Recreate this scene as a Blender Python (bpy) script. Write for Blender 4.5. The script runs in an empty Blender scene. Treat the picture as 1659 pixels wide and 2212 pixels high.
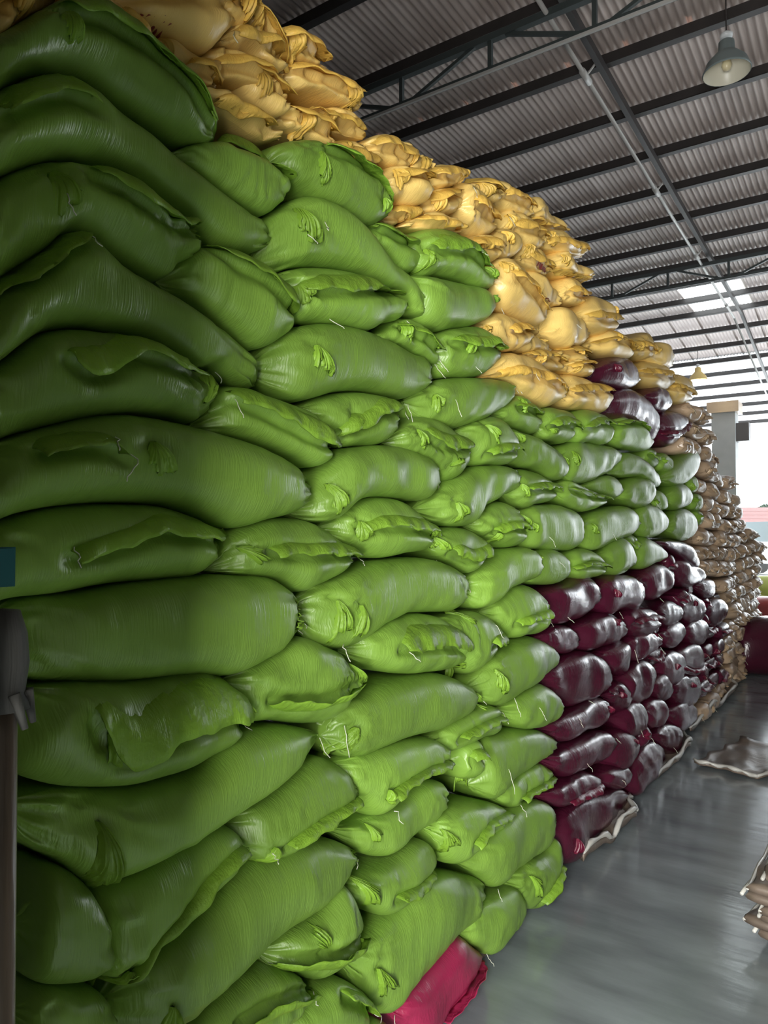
import bpy, math, random
import numpy as np
from mathutils import Vector, Matrix

# ------------------------------------------------------------------ camera, world, light
W, H, F = 1659, 2212, 1550.0
YAW = math.radians(33.9); HOR = 1150.0
PITCH = math.atan((HOR - H / 2) / F)
CAMZ = 1.6
DW = 1.22                       # distance from the camera to the face of the stack
sc = bpy.context.scene
col = sc.collection
cam_d = bpy.data.cameras.new('camera'); cam = bpy.data.objects.new('camera', cam_d); col.objects.link(cam)
cam_d.sensor_fit = 'VERTICAL'; cam_d.sensor_height = 36; cam_d.lens = 36 * F / H
cam_d.clip_start = 0.02; cam_d.clip_end = 500
cam.location = (0, 0, CAMZ)
cam.rotation_euler = (math.pi / 2 + PITCH, 0, YAW)
sc.camera = cam
cy, sy_ = math.cos(YAW), math.sin(YAW)
cp, sp_ = math.cos(PITCH), math.sin(PITCH)
RIGHT = np.array([cy, sy_, 0]); FWD = np.array([-sy_ * cp, cy * cp, sp_]); UPV = np.array([sy_ * sp_, -cy * sp_, cp])
CAM = np.array([0, 0, CAMZ])
def ray(x, y):
    return FWD + RIGHT * ((x - W / 2) / F) - UPV * ((y - H / 2) / F)
def on_x(x, y, X):              # pixel -> point on the plane x = X
    d = ray(x, y); return CAM + d * (X / d[0])
def on_z(x, y, Z):
    d = ray(x, y); return CAM + d * ((Z - CAMZ) / d[2])
def at_depth(x, y, Z):
    return CAM + ray(x, y) * Z
def pix(p):
    v = np.asarray(p, float) - CAM
    z = v @ FWD
    return W / 2 + F * (v @ RIGHT) / z, H / 2 - F * (v @ UPV) / z

wd = bpy.data.worlds.new('world'); sc.world = wd; wd.use_nodes = True
bg = wd.node_tree.nodes['Background']; bg.inputs[0].default_value = (0.90, 0.96, 1.0, 1); bg.inputs[1].default_value = 7.0

def area(name, loc, target, sx, sz, power, color=(1, 1, 1)):
    l = bpy.data.lights.new(name, 'AREA'); l.shape = 'RECTANGLE'; l.size = sx; l.size_y = sz
    l.energy = power; l.color = color
    o = bpy.data.objects.new(name, l); col.objects.link(o); o.location = loc
    o.rotation_euler = (Vector(target) - Vector(loc)).to_track_quat('-Z', 'Y').to_euler()
    return o
# daylight through the doorway behind the photographer and the open far end
area('doorway_daylight', (0.15, -1.30, 1.45), (0.05, 3.0, 1.6), 1.1, 2.5, 400, (1.0, 0.98, 0.93))
area('far_end_daylight', (-1.6, 27.8, 2.3), (-1.6, 14, 4.2), 6.0, 4.2, 700, (0.93, 0.98, 1.0))

pt_ = area('side_opening', (9.3, 18, 3.3), (0, 18, 3.3), 18.8, 6.4, 1); pt_.data.cycles.is_portal = True
pt_ = area('far_opening', (-2.8, 28.3, 2.6), (-2.8, 0, 2.6), 12.0, 5.2, 1); pt_.data.cycles.is_portal = True
sc.view_settings.view_transform = 'Standard'; sc.view_settings.look = 'None'
sc.view_settings.gamma = 1.0; sc.view_settings.use_curve_mapping = False
sc.view_settings.exposure = 0.0

rng = np.random.default_rng(7); random.seed(7)

# ------------------------------------------------------------------ helpers
def tag(o, label=None, cat=None, group=None, kind=None):
    if label: o['label'] = label
    if cat: o['category'] = cat
    if group: o['group'] = group
    if kind: o['kind'] = kind
    return o
def obj(name, verts, faces, m, parent=None, smooth=True, loc=None):
    me = bpy.data.meshes.new(name); me.from_pydata([tuple(map(float, v)) for v in verts], [], faces); me.update()
    if smooth: me.polygons.foreach_set('use_smooth', [True] * len(me.polygons))
    me.materials.append(m)
    o = bpy.data.objects.new(name, me); col.objects.link(o)
    if parent: o.parent = parent
    if loc is not None: o.location = loc
    return o
def empty(name, loc):
    o = bpy.data.objects.new(name, None); col.objects.link(o); o.location = loc; o.empty_display_size = 0.1
    return o
class MB:
    def __init__(s): s.v = []; s.f = []
    def add(s, v, f):
        n = len(s.v); s.v += [tuple(p) for p in v]; s.f += [tuple(i + n for i in q) for q in f]; return s
    def box(s, a, b):
        x0, y0, z0 = a; x1, y1, z1 = b
        return s.add([(x0,y0,z0),(x1,y0,z0),(x1,y1,z0),(x0,y1,z0),(x0,y0,z1),(x1,y0,z1),(x1,y1,z1),(x0,y1,z1)],
                     [(0,3,2,1),(4,5,6,7),(0,1,5,4),(1,2,6,5),(2,3,7,6),(3,0,4,7)])
    def tube(s, pts, r, n=6, cap=True):
        pts = [np.asarray(p, float) for p in pts]; k = len(pts); rr = r if hasattr(r, '__len__') else [r] * k
        V = []
        for i, p in enumerate(pts):
            t = pts[min(i + 1, k - 1)] - pts[max(i - 1, 0)]; t /= (np.linalg.norm(t) + 1e-9)
            a = np.cross(t, (0, 0, 1)) if abs(t[2]) < .9 else np.cross(t, (1, 0, 0)); a /= np.linalg.norm(a); b = np.cross(t, a)
            for j in range(n):
                q = 2 * math.pi * (j + .5) / n; V.append(p + rr[i] * (a * math.cos(q) + b * math.sin(q)))
        Fc = [(i*n+j, i*n+(j+1) % n, (i+1)*n+(j+1) % n, (i+1)*n+j) for i in range(k - 1) for j in range(n)]
        if cap: Fc += [tuple(range(n))[::-1], tuple(range((k-1)*n, k*n))]
        return s.add(V, Fc)
    def lathe(s, prof, c, n=24):
        V = [(c[0] + r * math.cos(2*math.pi*j/n), c[1] + r * math.sin(2*math.pi*j/n), c[2] + z) for r, z in prof for j in range(n)]
        Fc = [(i*n+j, i*n+(j+1) % n, (i+1)*n+(j+1) % n, (i+1)*n+j) for i in range(len(prof)-1) for j in range(n)]
        return s.add(V, Fc)
    def build(s, name, m, parent=None, smooth=False, loc=None):
        return obj(name, s.v, s.f, m, parent, smooth, loc)

# ------------------------------------------------------------------ materials
def mat(name, base, rough=0.5, spec=0.5, metal=0.0, emit=None):
    m = bpy.data.materials.new(name); m.use_nodes = True
    b = m.node_tree.nodes['Principled BSDF']
    b.inputs['Base Color'].default_value = (*base, 1); b.inputs['Roughness'].default_value = rough
    b.inputs['Metallic'].default_value = metal; b.inputs['Specular IOR Level'].default_value = spec
    return m
def nd(m, t, **kw):
    n = m.node_tree.nodes.new(t)
    for k, v in kw.items(): setattr(n, k, v)
    return n
def vary(m, base, dark, scale=(6, 6, 6), amt=0.6, detail=4):
    nt = m.node_tree; b = nt.nodes['Principled BSDF']
    tc = nd(m, 'ShaderNodeTexCoord'); mp = nd(m, 'ShaderNodeMapping'); mp.inputs['Scale'].default_value = scale
    nz = nd(m, 'ShaderNodeTexNoise'); nz.inputs['Scale'].default_value = 1; nz.inputs['Detail'].default_value = detail
    mx = nd(m, 'ShaderNodeMix', data_type='RGBA'); mx.inputs[6].default_value = (*dark, 1); mx.inputs[7].default_value = (*base, 1)
    rp = nd(m, 'ShaderNodeMapRange'); rp.inputs[1].default_value = .5 - amt / 2; rp.inputs[2].default_value = .5 + amt / 2
    L = nt.links
    L.new(tc.outputs['Object'], mp.inputs[0]); L.new(mp.outputs[0], nz.inputs[0]); L.new(nz.outputs[0], rp.inputs[0])
    L.new(rp.outputs[0], mx.inputs[0]); L.new(mx.outputs[2], b.inputs['Base Color'])
    return m, nz, mx
def bump(m, scale, strength, dist, detail=3):
    nt = m.node_tree; b = nt.nodes['Principled BSDF']
    tc = nd(m, 'ShaderNodeTexCoord'); mp = nd(m, 'ShaderNodeMapping'); mp.inputs['Scale'].default_value = scale
    nz = nd(m, 'ShaderNodeTexNoise'); nz.inputs['Scale'].default_value = 1; nz.inputs['Detail'].default_value = detail
    bp = nd(m, 'ShaderNodeBump'); bp.inputs['Strength'].default_value = strength; bp.inputs['Distance'].default_value = dist
    L = nt.links; L.new(tc.outputs['Object'], mp.inputs[0]); L.new(mp.outputs[0], nz.inputs[0]); L.new(nz.outputs[0], bp.inputs['Height'])
    old = b.inputs['Normal'].links
    if old: L.new(old[0].from_socket, bp.inputs['Normal'])
    L.new(bp.outputs[0], b.inputs['Normal'])
    return m
def cloth(name, base, dark, rough, spec=0.5, translucent=0.0):
    m = mat(name, base, rough, spec)
    m, nz, mx = vary(m, base, dark, (3, 5, 9), 0.9, 3)
    # a little tint from sack to sack
    oi = nd(m, 'ShaderNodeObjectInfo'); hs = nd(m, 'ShaderNodeHueSaturation')
    r = nd(m, 'ShaderNodeMapRange'); r.inputs[3].default_value = 0.82; r.inputs[4].default_value = 1.14
    L = m.node_tree.links; b = m.node_tree.nodes['Principled BSDF']
    L.new(oi.outputs['Random'], r.inputs[0]); L.new(r.outputs[0], hs.inputs['Value']); L.new(mx.outputs[2], hs.inputs['Color'])
    L.new(hs.outputs[0], b.inputs['Base Color'])
    bump(m, (10, 26, 4), 0.22, 0.012, 3)          # soft creases across the sack
    bump(m, (40, 300, 22), 0.35, 0.003, 1)        # woven tape threads
    if translucent:
        bump(m, (38, 42, 40), 0.5, 0.012, 4)      # crumpled single layer
        tr = nd(m, 'ShaderNodeBsdfTranslucent'); ms = nd(m, 'ShaderNodeMixShader'); ms.inputs[0].default_value = translucent
        L.new(hs.outputs[0], tr.inputs[0]); out = m.node_tree.nodes['Material Output']
        L.new(b.outputs[0], ms.inputs[1]); L.new(tr.outputs[0], ms.inputs[2]); L.new(ms.outputs[0], out.inputs[0])
    return m
M = {}
M['green'] = cloth('green_woven_plastic', (0.205, 0.355, 0.050), (0.155, 0.285, 0.040), 0.38, 0.5)
M['green_flap'] = cloth('green_single_layer', (0.265, 0.47, 0.045), (0.20, 0.37, 0.036), 0.42, 0.4, 0.2)
M['maroon'] = cloth('dark_red_woven_plastic', (0.075, 0.0085, 0.024), (0.05, 0.006, 0.018), 0.21, 0.5)
M['maroon_flap'] = cloth('dark_red_single_layer', (0.15, 0.010, 0.032), (0.10, 0.008, 0.026), 0.33, 0.6, 0.15)
M['yellow'] = cloth('yellow_woven_plastic', (0.84, 0.61, 0.20), (0.70, 0.47, 0.13), 0.36, 0.5)
M['yellow_flap'] = cloth('yellow_single_layer', (0.88, 0.61, 0.14), (0.76, 0.48, 0.08), 0.42, 0.4, 0.25)
M['tan'] = cloth('khaki_woven_plastic', (0.50, 0.37, 0.25), (0.36, 0.25, 0.16), 0.30, 0.6)
M['tan_flap'] = cloth('khaki_single_layer', (0.60, 0.44, 0.27), (0.45, 0.31, 0.19), 0.36, 0.5, 0.2)
M['pink'] = cloth('magenta_woven_plastic', (0.40, 0.025, 0.085), (0.30, 0.02, 0.07), 0.34, 0.5)
M['pink_flap'] = M['pink']
M['thread'] = mat('pale_thread', (0.62, 0.64, 0.52), 0.6)
M['print'] = mat('red_ink', (0.22, 0.03, 0.02), 0.6)
m = mat('grey_concrete', (0.16, 0.18, 0.185), 0.16, 0.9); vary(m, (0.28, 0.32, 0.335), (0.105, 0.122, 0.13), (1.6, 5.5, 3), 0.55, 7)
bump(m, (3, 14, 3), 0.16, 0.01, 6); M['floor'] = m
m = mat('galvanised_roof', (0.50, 0.44, 0.42), 0.5, 0.5, 0.0); vary(m, (0.80, 0.69, 0.64), (0.46, 0.37, 0.33), (2.2, 0.5, 2), 0.6, 4); M['roof'] = m
m = mat('dark_steel', (0.045, 0.04, 0.04), 0.5, 0.4); vary(m, (0.055, 0.048, 0.046), (0.03, 0.027, 0.027), (3, 3, 3), 0.6, 4); M['steel'] = m
m = mat('grey_green_steel', (0.06, 0.075, 0.075), 0.5, 0.4); M['truss'] = m
M['pipe'] = mat('white_conduit', (0.55, 0.54, 0.52), 0.4)
M['pole'] = bump(vary(mat('weathered_pole', (0.11, 0.085, 0.06), 0.45), (0.15, 0.115, 0.075), (0.03, 0.02, 0.014), (60, 60, 3), 0.6, 5)[0], (80, 80, 6), 0.4, 0.006)
M['rag'] = cloth('grey_rag', (0.05, 0.05, 0.045), (0.025, 0.025, 0.022), 0.7, 0.3)
M['teal'] = mat('teal_plastic', (0.012, 0.11, 0.12), 0.4)
m = cloth('brown_paper_sack', (0.20, 0.155, 0.12), (0.10, 0.075, 0.06), 0.4, 0.5); M['brown'] = m
M['silver'] = cloth('pale_sack_lining', (0.55, 0.54, 0.50), (0.40, 0.39, 0.36), 0.35, 0.5)
m = mat('grey_plaster', (0.42, 0.44, 0.44), 0.7); vary(m, (0.46, 0.48, 0.47), (0.30, 0.31, 0.31), (2, 2, 2), 0.6, 5); M['plaster'] = m
m = mat('block_wall', (0.20, 0.19, 0.18), 0.8); vary(m, (0.10, 0.095, 0.09), (0.05, 0.048, 0.045), (2, 2, 2), 0.6, 5); M['wall'] = m
M['red'] = cloth('red_woven_plastic', (0.55, 0.03, 0.03), (0.4, 0.02, 0.02), 0.4)
M['lime'] = mat('yellow_green_tarpaulin', (0.42, 0.48, 0.015), 0.5)
M['white'] = mat('white_paint', (0.75, 0.78, 0.8), 0.4)
M['darkteal'] = mat('dark_teal_paint', (0.015, 0.06, 0.07), 0.4)
M['tile'] = bump(mat('red_roof_tile', (0.11, 0.028, 0.024), 0.6), (3, 40, 40), 0.4, 0.05)
M['leaf'] = mat('leaf_green', (0.018, 0.055, 0.025), 0.6)
M['bark'] = mat('bark', (0.10, 0.07, 0.05), 0.8)
M['ground'] = mat('pale_yard', (0.40, 0.40, 0.38), 0.8)
M['lamp_shade'] = mat('pale_green_enamel', (0.22, 0.27, 0.27), 0.35)
M['lamp_yellow'] = mat('yellow_enamel', (0.70, 0.52, 0.18), 0.4)
M['lamp_in'] = mat('white_enamel', (0.75, 0.72, 0.6), 0.35)
M['bulb'] = mat('lamp_bulb', (0.8, 0.7, 0.45), 0.2)
m = bpy.data.materials.new('translucent_skylight'); m.use_nodes = True
nt = m.node_tree; nt.nodes.clear(); o_ = nt.nodes.new('ShaderNodeOutputMaterial'); t_ = nt.nodes.new('ShaderNodeBsdfTranslucent')
t_.inputs[0].default_value = (0.95, 0.97, 0.95, 1); nt.links.new(t_.outputs[0], o_.inputs[0]); M['sky_sheet'] = m
m = bpy.data.materials.new('brightened_far_roof'); m.use_nodes = True  # translucency added so the far roof looks blown out and lights the hall
nt = m.node_tree; nt.nodes.clear(); o_ = nt.nodes.new('ShaderNodeOutputMaterial'); t_ = nt.nodes.new('ShaderNodeBsdfTranslucent'); d_ = nt.nodes.new('ShaderNodeBsdfDiffuse'); x_ = nt.nodes.new('ShaderNodeMixShader')
t_.inputs[0].default_value = (0.80, 0.82, 0.84, 1); d_.inputs[0].default_value = (0.7, 0.7, 0.7, 1); x_.inputs[0].default_value = 0.5
nt.links.new(d_.outputs[0], x_.inputs[1]); nt.links.new(t_.outputs[0], x_.inputs[2]); nt.links.new(x_.outputs[0], o_.inputs[0]); M['roof_bright_far'] = m
def brightened_roof(k):                    # roof sheet with translucency added to brighten its underside
    q = M['roof'].copy(); nt = q.node_tree; b = nt.nodes['Principled BSDF']; t = nt.nodes.new('ShaderNodeBsdfTranslucent'); x = nt.nodes.new('ShaderNodeMixShader')
    t.inputs[0].default_value = (0.95, 0.86, 0.84, 1); x.inputs[0].default_value = k
    nt.links.new(b.outputs[0], x.inputs[1]); nt.links.new(t.outputs[0], x.inputs[2]); nt.links.new(x.outputs[0], nt.nodes['Material Output'].inputs[0]); return q
M['roof_brightened'] = brightened_roof(0.035); M['roof_brightened2'] = brightened_roof(0.075)

# ------------------------------------------------------------------ the building
ROOF = 6.6
YB = [0.22, 7.3, 15.1, 17.3]             # sheet joints along the building
YE, ZE = 28.0, 5.35                      # far eave
def roofz(y): return ROOF if y <= YB[3] else ROOF + (ZE - ROOF) * (y - YB[3]) / (YE - YB[3])
fl = MB().box((-9, -6, -0.15), (10, 30, 0)).build('floor', M['floor']); tag(fl, kind='structure')
yard = MB().box((-60, 30, -0.2), (60, 140, -0.02)).box((10, -20, -0.2), (60, 30, -0.02)).build('yard_ground', M['ground']); tag(yard, kind='structure')
wl = MB().box((-9.2, -6, 0), (-9, 28, 6.6)).build('wall_left', M['wall']); tag(wl, kind='structure')
# wall beside the photographer's doorway
wb = MB().box((-9, 0.10, 0), (-0.52, 0.22, 6.6)).box((1.62, 0.10, 0), (2.7, 0.22, 6.6)).box((-0.52, 0.10, 3.0), (1.62, 0.22, 6.6)).build('wall_back', M['wall']); tag(wb, kind='structure')
wo = MB().box((-1.2, -1.5, 0), (-0.42, -1.36, 3.2)).box((0.72, -1.5, 0), (1.75, -1.36, 3.2)).box((-0.42, -1.5, 2.75), (0.72, -1.36, 3.2)).build('wall_entrance_blocker', M['wall']); tag(wo, kind='structure')  # unseen wall added to narrow the daylight behind the camera
wp = MB().box((1.62, -1.36, 0), (1.75, 0.10, 3.2)).box((-1.2, -1.36, 0), (-1.08, 0.10, 3.2)).box((-1.2, -1.5, 3.2), (1.75, 0.10, 3.3)).build('wall_porch_blocker', M['wall']); tag(wp, kind='structure')  # unseen enclosure added to keep the near end of the stack dark
wf = MB().box((4.1, 28.0, 0), (9.2, 28.2, 5.6)).build('wall_far_blocker', M['plaster']); tag(wf, kind='structure')  # unseen wall added to cut bright sky reflections on the sacks
wi = MB().box((2.6, 0.22, 0), (2.75, 7.5, 6.6)).build('wall_aisle_blocker', M['wall']); tag(wi, kind='structure')  # unseen wall added to block side light from the nearest sacks
wq = MB().box((4.0, 7.5, 0), (4.15, 28, 4.0)).box((2.75, 7.35, 0), (4.15, 7.5, 4.0)).build('wall_partition_blocker', M['plaster']); tag(wq, kind='structure')  # unseen screen added to hide side sky and reflect grey onto the sacks
wr = MB().box((9, 0, 0), (9.2, 8.5, 6.6)).box((9, 27.4, 0), (9.2, 28, 6.6)).build('wall_right', M['wall']); tag(wr, kind='structure')

ceil = tag(empty('ceiling', (0, 0, ROOF)), kind='structure')
SW, NWV = 0.608, 8
YS = 20.4                                # from here on the sheets are made translucent to glow
def sheet_mesh(name, length, drop, material):
    V = []; Fc = []; n = NWV * 8; e = n + 6
    for j in range(2):
        for i in range(e + 1):
            V.append((SW * i / n, length * j, 0.011 * math.cos(2 * math.pi * NWV * i / n) + drop * j))
    for i in range(e): Fc.append((i, i + 1, e + 2 + i, e + 1 + i))
    me = bpy.data.meshes.new(name); me.from_pydata(V, [], Fc); me.polygons.foreach_set('use_smooth', [True] * len(me.polygons))
    me.materials.append(material); return me
meshes = [sheet_mesh('roof_sheet', YB[1] - YB[0] + .12, 0, M['roof']), sheet_mesh('roof_sheet', YB[2] - YB[1] + .12, 0, M['roof']),
          sheet_mesh('roof_sheet', YB[3] - YB[2] + .12, 0, M['roof_brightened']), sheet_mesh('roof_sheet', YS - YB[3] + .12, roofz(YS) - ROOF, M['roof_brightened2']), sheet_mesh('roof_sheet', YE - YS + .3, ZE - roofz(YS), M['roof_bright_far'])]
YB.append(YS)
mesh_sky = sheet_mesh('skylight_sheet', YB[3] - YB[2] + .12, 0, M['sky_sheet'])
for k in range(-11, 21):
    x0 = -2.6 + SW * k
    for j in range(5):
        sky = (j == 2 and k in (-1, 0))
        o = bpy.data.objects.new('skylight_sheet' if sky else 'roof_sheet', mesh_sky if sky else meshes[j]); col.objects.link(o)
        o.parent = ceil; o.location = (x0, YB[j], roofz(YB[j]) - ROOF + 0.004 * ((k + j) % 2))
mp_ = MB().box((-9, -0.025, -0.11), (9, 0.025, 0)).box((-9, -0.025, -0.11), (9, 0.06, -0.098))
pm = bpy.data.meshes.new('purlin'); pm.from_pydata(mp_.v, [], mp_.f); pm.materials.append(M['steel'])
y = 7.4 - 1.1 * 5
while y < 27.8:
    o = bpy.data.objects.new('purlin', pm); col.objects.link(o); o.parent = ceil; o.location = (0, y, roofz(y) - ROOF - 0.016); y += 1.1
for X in (-2.20, 3.4, -8.3):
    MB().box((X - .028, 0.25, -0.22), (X + .028, 17.3, -0.128)).build('rafter', M['steel'], ceil)
    v = [(X-.028,17.3,-.22),(X+.028,17.3,-.22),(X+.028,17.3,-.128),(X-.028,17.3,-.128)]
    w = [(p[0], 27.9, p[2] + ZE - ROOF) for p in v]
    MB().add(v + w, [(0,3,2,1),(4,5,6,7),(0,1,5,4),(1,2,6,5),(2,3,7,6),(3,0,4,7)]).build('rafter', M['steel'], ceil)

def truss(Y, label, pipe):
    r = empty('lattice_girder', (-2.9, Y, ROOF - 0.62))
    tag(r, label, 'girder')
    def b(a, c, s, name, mm=M['truss']): MB().tube([a, c], s, 4).build(name, mm, r)
    x0, x1, zt, zb = -5.4, 5.2, 0.32, 0.02
    b((x0, 0, zt), (x1, 0, zt), 0.045, 'top_chord'); b((x0, 0, zb), (x1, 0, zb), 0.03, 'bottom_chord')
    k = 0; x = -5.0
    while x < 5.2:
        b((x, 0, zb), (x, 0, zt), 0.028, 'web_post')
        if k % 2 == 0: b((x + .12, 0, zb), (x + .88, 0, zt), 0.024, 'diagonal_brace')
        else: b((x + .12, 0, zt), (x + .88, 0, zb), 0.024, 'diagonal_brace')
        x += 1.0; k += 1
    if pipe: b((x0, -.06, -0.035), (x1, -.06, -0.035), 0.018, 'conduit', M['pipe'])
truss(6.13, 'grey steel lattice girder with a white conduit along its bottom chord', True)
truss(13.5, 'thin grey steel lattice girder just before the roof skylights', False)
pr = empty('roof_conduit', (-2.33, 5, ROOF - 0.30)); tag(pr, 'long white conduit pipe running under the dark roof rafter', 'pipe')
MB().tube([(0, 0, 0), (0, 12.2, 0)], 0.022, 8).build('pipe_run', M['pipe'], pr, True)
MB().tube([(0, 12.2, 0), (0, 22.8, ZE - ROOF)], 0.022, 8).build('pipe_run', M['pipe'], pr, True)
for yy in (2.2, 5.2, 8.0, 11.2):
    MB().tube([(0, yy - .12, 0), (0, yy + .12, 0)], 0.034, 8).build('coupling', M['pipe'], pr, True)
    MB().tube([(0, yy, 0), (0.10, yy + .02, 0.12)], 0.012, 6).build('bracket', M['pipe'], pr)

def lamp(p, d, label, lit):
    r = empty('pendant_lamp', p); tag(r, label, 'lamp')
    R = d / 2
    prof = [(R, 0), (R * 1.03, .012), (R, .02), (R * .86, .10 * d / .42), (R * .55, .17 * d / .42), (R * .36, .21 * d / .42), (R * .33, .30 * d / .42), (R * .2, .32 * d / .42), (0.001, .33 * d / .42)]
    MB().lathe(prof, (0, 0, 0), 28).build('lamp_shade', M['lamp_yellow' if lit else 'lamp_shade'], r, True)
    MB().lathe([(R * .985, .004), (R * .84, .097 * d / .42), (R * .53, .165 * d / .42), (0.001, .18 * d / .42)], (0, 0, -0.002), 28).build('shade_lining', M['lamp_in'], r, True)
    MB().lathe([(0.001, .02), (.03, .03), (.045, .07), (.03, .12), (.02, .16)], (0, 0, 0), 16).build('bulb', M['bulb'], r, True)
    MB().tube([(0, 0, .33 * d / .42), (0, 0, roofz(p[1]) - p[2] - .16)], 0.006, 6).build('cord', M['steel'], r)
    MB().lathe([(.001, 0), (.05, .0), (.055, .03), (.02, .06), (.001, .06)], (0, 0, .34 * d / .42), 16).build('lamp_hook', M['white'], r, True)
    if lit:
        l = bpy.data.lights.new('lamp_light', 'POINT'); l.energy = 25; l.color = (1, .75, .4); l.shadow_soft_size = .04
        o = bpy.data.objects.new('lamp_light', l); col.objects.link(o); o.parent = r; o.location = (0, 0, .0)
lamp(at_depth(1570, 158, 6.5), 0.40, 'pale green enamel pendant lamp hanging from the dark roof near the white conduit', False)
lamp(at_depth(1508, 822, 18), 0.44, 'small yellow pendant lamp hanging under the bright far roof', True)

# ------------------------------------------------------------------ sacks
def catmull(pts, n):
    P = np.asarray(pts, float)
    d = np.r_[0, np.cumsum(np.linalg.norm(np.diff(P, axis=0), axis=1))]; d /= d[-1]
    # cubic hermite with finite-difference tangents
    T = np.gradient(P, d, axis=0) if len(P) > 2 else np.repeat((P[1:] - P[:1]), 2, 0)
    t = n
    i = np.clip(np.searchsorted(d, t, side='right') - 1, 0, len(d) - 2)
    h = d[i + 1] - d[i]; s = ((t - d[i]) / h)[:, None]; h = h[:, None]
    return ((2*s**3 - 3*s**2 + 1) * P[i] + (s**3 - 2*s**2 + s) * h * T[i] + (-2*s**3 + 3*s**2) * P[i+1] + (s**3 - s**2) * h * T[i+1])

class Sack:
    """A filled sack: outline (upper and lower edge curves in a vertical plane) inflated to both sides."""
    def __init__(s, top, bot, e1, fwd, org, bulge=0.09, back=0.30, nu=40, seed=0, lump=1.0, pin=1.0, gathers=(), seams=(), creases=10):
        s.e1, s.fw, s.org = map(lambda q: np.asarray(q, float), (e1, fwd, org))
        s.nu = nu; s.bulge = bulge; s.back = back
        a = np.linspace(0, 1, nu + 1); u = 0.5 - 0.5 * np.cos(np.pi * a); s.u = u
        s.T = catmull(top, u); s.B = catmull(bot, u)
        s.C = (s.T + s.B) / 2; s.h = (s.T - s.B) / 2
        hl = np.linalg.norm(s.h, axis=1); s.hm = hl.max()
        prof = np.clip(hl / s.hm, 0, 1)
        edge = np.sqrt(np.clip(1 - np.abs(2 * u - 1) ** 3.0, 0, 1))
        rq = np.random.default_rng(seed + 900); s.uL = rq.uniform(.10, .20); s.uR = rq.uniform(.08, .17); s.sk = rq.uniform(-.35, .35, 2)
        s.ends = lambda c: np.minimum(np.clip(u[:, None] / (s.uL * (1 + s.sk[0] * c)), 0, 1), np.clip((1 - u)[:, None] / (s.uR * (1 + s.sk[1] * c)), 0, 1)) ** .85
        s.bf = bulge * (0.5 * prof ** 0.7 + 0.5 * edge) * (prof > 0) * np.minimum(1, 6 * prof) * (.18 + .82 * s.ends(np.zeros(1))[:, 0])
        s.flat = (.18 + .82 * s.ends(np.zeros(1))[:, 0])
        s.bb = back * edge * np.minimum(1, 4 * prof)
        r = np.random.default_rng(seed); s.r = r
        s.w = [(r.normal(0, 1, 2) * k, r.uniform(0, 6.28), A) for k, A in ((9, .0045), (14, .0035), (24, .0022), (45, .0012), (70, .0007)) for _ in range(2)]
        s.lump = lump; s.ph = r.uniform(0, 6.28, 8)
        s.pin = pin
        s.gathers = [(np.asarray(g[0]), g[2], r.integers(11, 18), r.uniform(0, 6.28)) for g in gathers]
        s.seams = [np.asarray(q[0], float) for q in seams]
        # sharp folds: short creases, most of them running in from the two ends
        s.cre = []
        L, R = s.C[0], s.C[-1]; ax = (R - L); ln = np.linalg.norm(ax) + 1e-6; ax = ax / ln; pp = np.array([-ax[1], ax[0]])
        for k in range(creases):
            end = r.random()
            if end < .75:
                o = L if end < .4 else R; sg = 1 if end < .4 else -1
                t0 = r.uniform(.02, .16) * ln; a = r.normal(0, .45); q0 = o + sg * ax * t0 + pp * r.normal(0, .35) * s.hm; dr = sg * ax * math.cos(a) + pp * math.sin(a)
                l = r.uniform(.06, .22) * min(ln, .7)
            else:
                q0 = s.C[int(r.uniform(.2, .8) * nu)] + pp * r.normal(0, .5) * s.hm; a = r.normal(0, .5); dr = pp * math.cos(a) + ax * math.sin(a); l = r.uniform(.03, .10)
            s.cre.append((q0, dr, l, r.uniform(.0035, .009), r.uniform(.006, .014), r.choice([-1, 1])))
    def detail(s, p):
        out = s.lumps(p)
        for q0, dr, l, A, w, sg in s.cre:
            v = p - q0; t = np.clip(v @ dr, 0, l); dist = np.linalg.norm(v - np.outer(t, dr), axis=1); off = v @ np.array([-dr[1], dr[0]])
            fade = np.clip(1 - t / l, 0, 1) ** .5
            out += A * fade * (np.exp(-((off - .7 * w) / w) ** 2) * np.exp(-(dist / (3 * w)) ** 2) - 1.2 * np.exp(-(dist / (.8 * w)) ** 2)) * s.lump
        for c, R, k, f in s.gathers:
            v = p - c; rr = np.linalg.norm(v, axis=1); ph = np.arctan2(v[:, 1], v[:, 0])
            out += (.0045 * np.sin(k * ph + f + 1.5 * np.sin(2 * ph)) + .003 * np.abs(np.sin(.8 * k * ph - f + 40 * rr))) * np.exp(-((rr - .35 * R) / (.6 * R)) ** 2) * np.minimum(1, rr / .015) - .012 * np.exp(-(rr / .02) ** 2)
        for q in s.seams:
            dm = np.full(len(p), 9.)
            for i in range(len(q) - 1):
                ab = q[i+1] - q[i]; t = np.clip(((p - q[i]) @ ab) / (ab @ ab + 1e-9), 0, 1); dm = np.minimum(dm, np.linalg.norm(p - q[i] - np.outer(t, ab), axis=1))
            out += -.020 * np.exp(-(dm / .013) ** 2) + .006 * np.exp(-((dm - .035) / .02) ** 2)
        return out
    def lumps(s, p):
        out = np.zeros(p.shape[0])
        for k, f, A in s.w: out += A * np.sin(p @ k + f)
        return out * s.lump
    def world(s, p, d):
        return s.org + np.outer(p[:, 0], s.e1) + np.outer(p[:, 1], (0, 0, 1)) + np.outer(d, s.fw)
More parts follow.
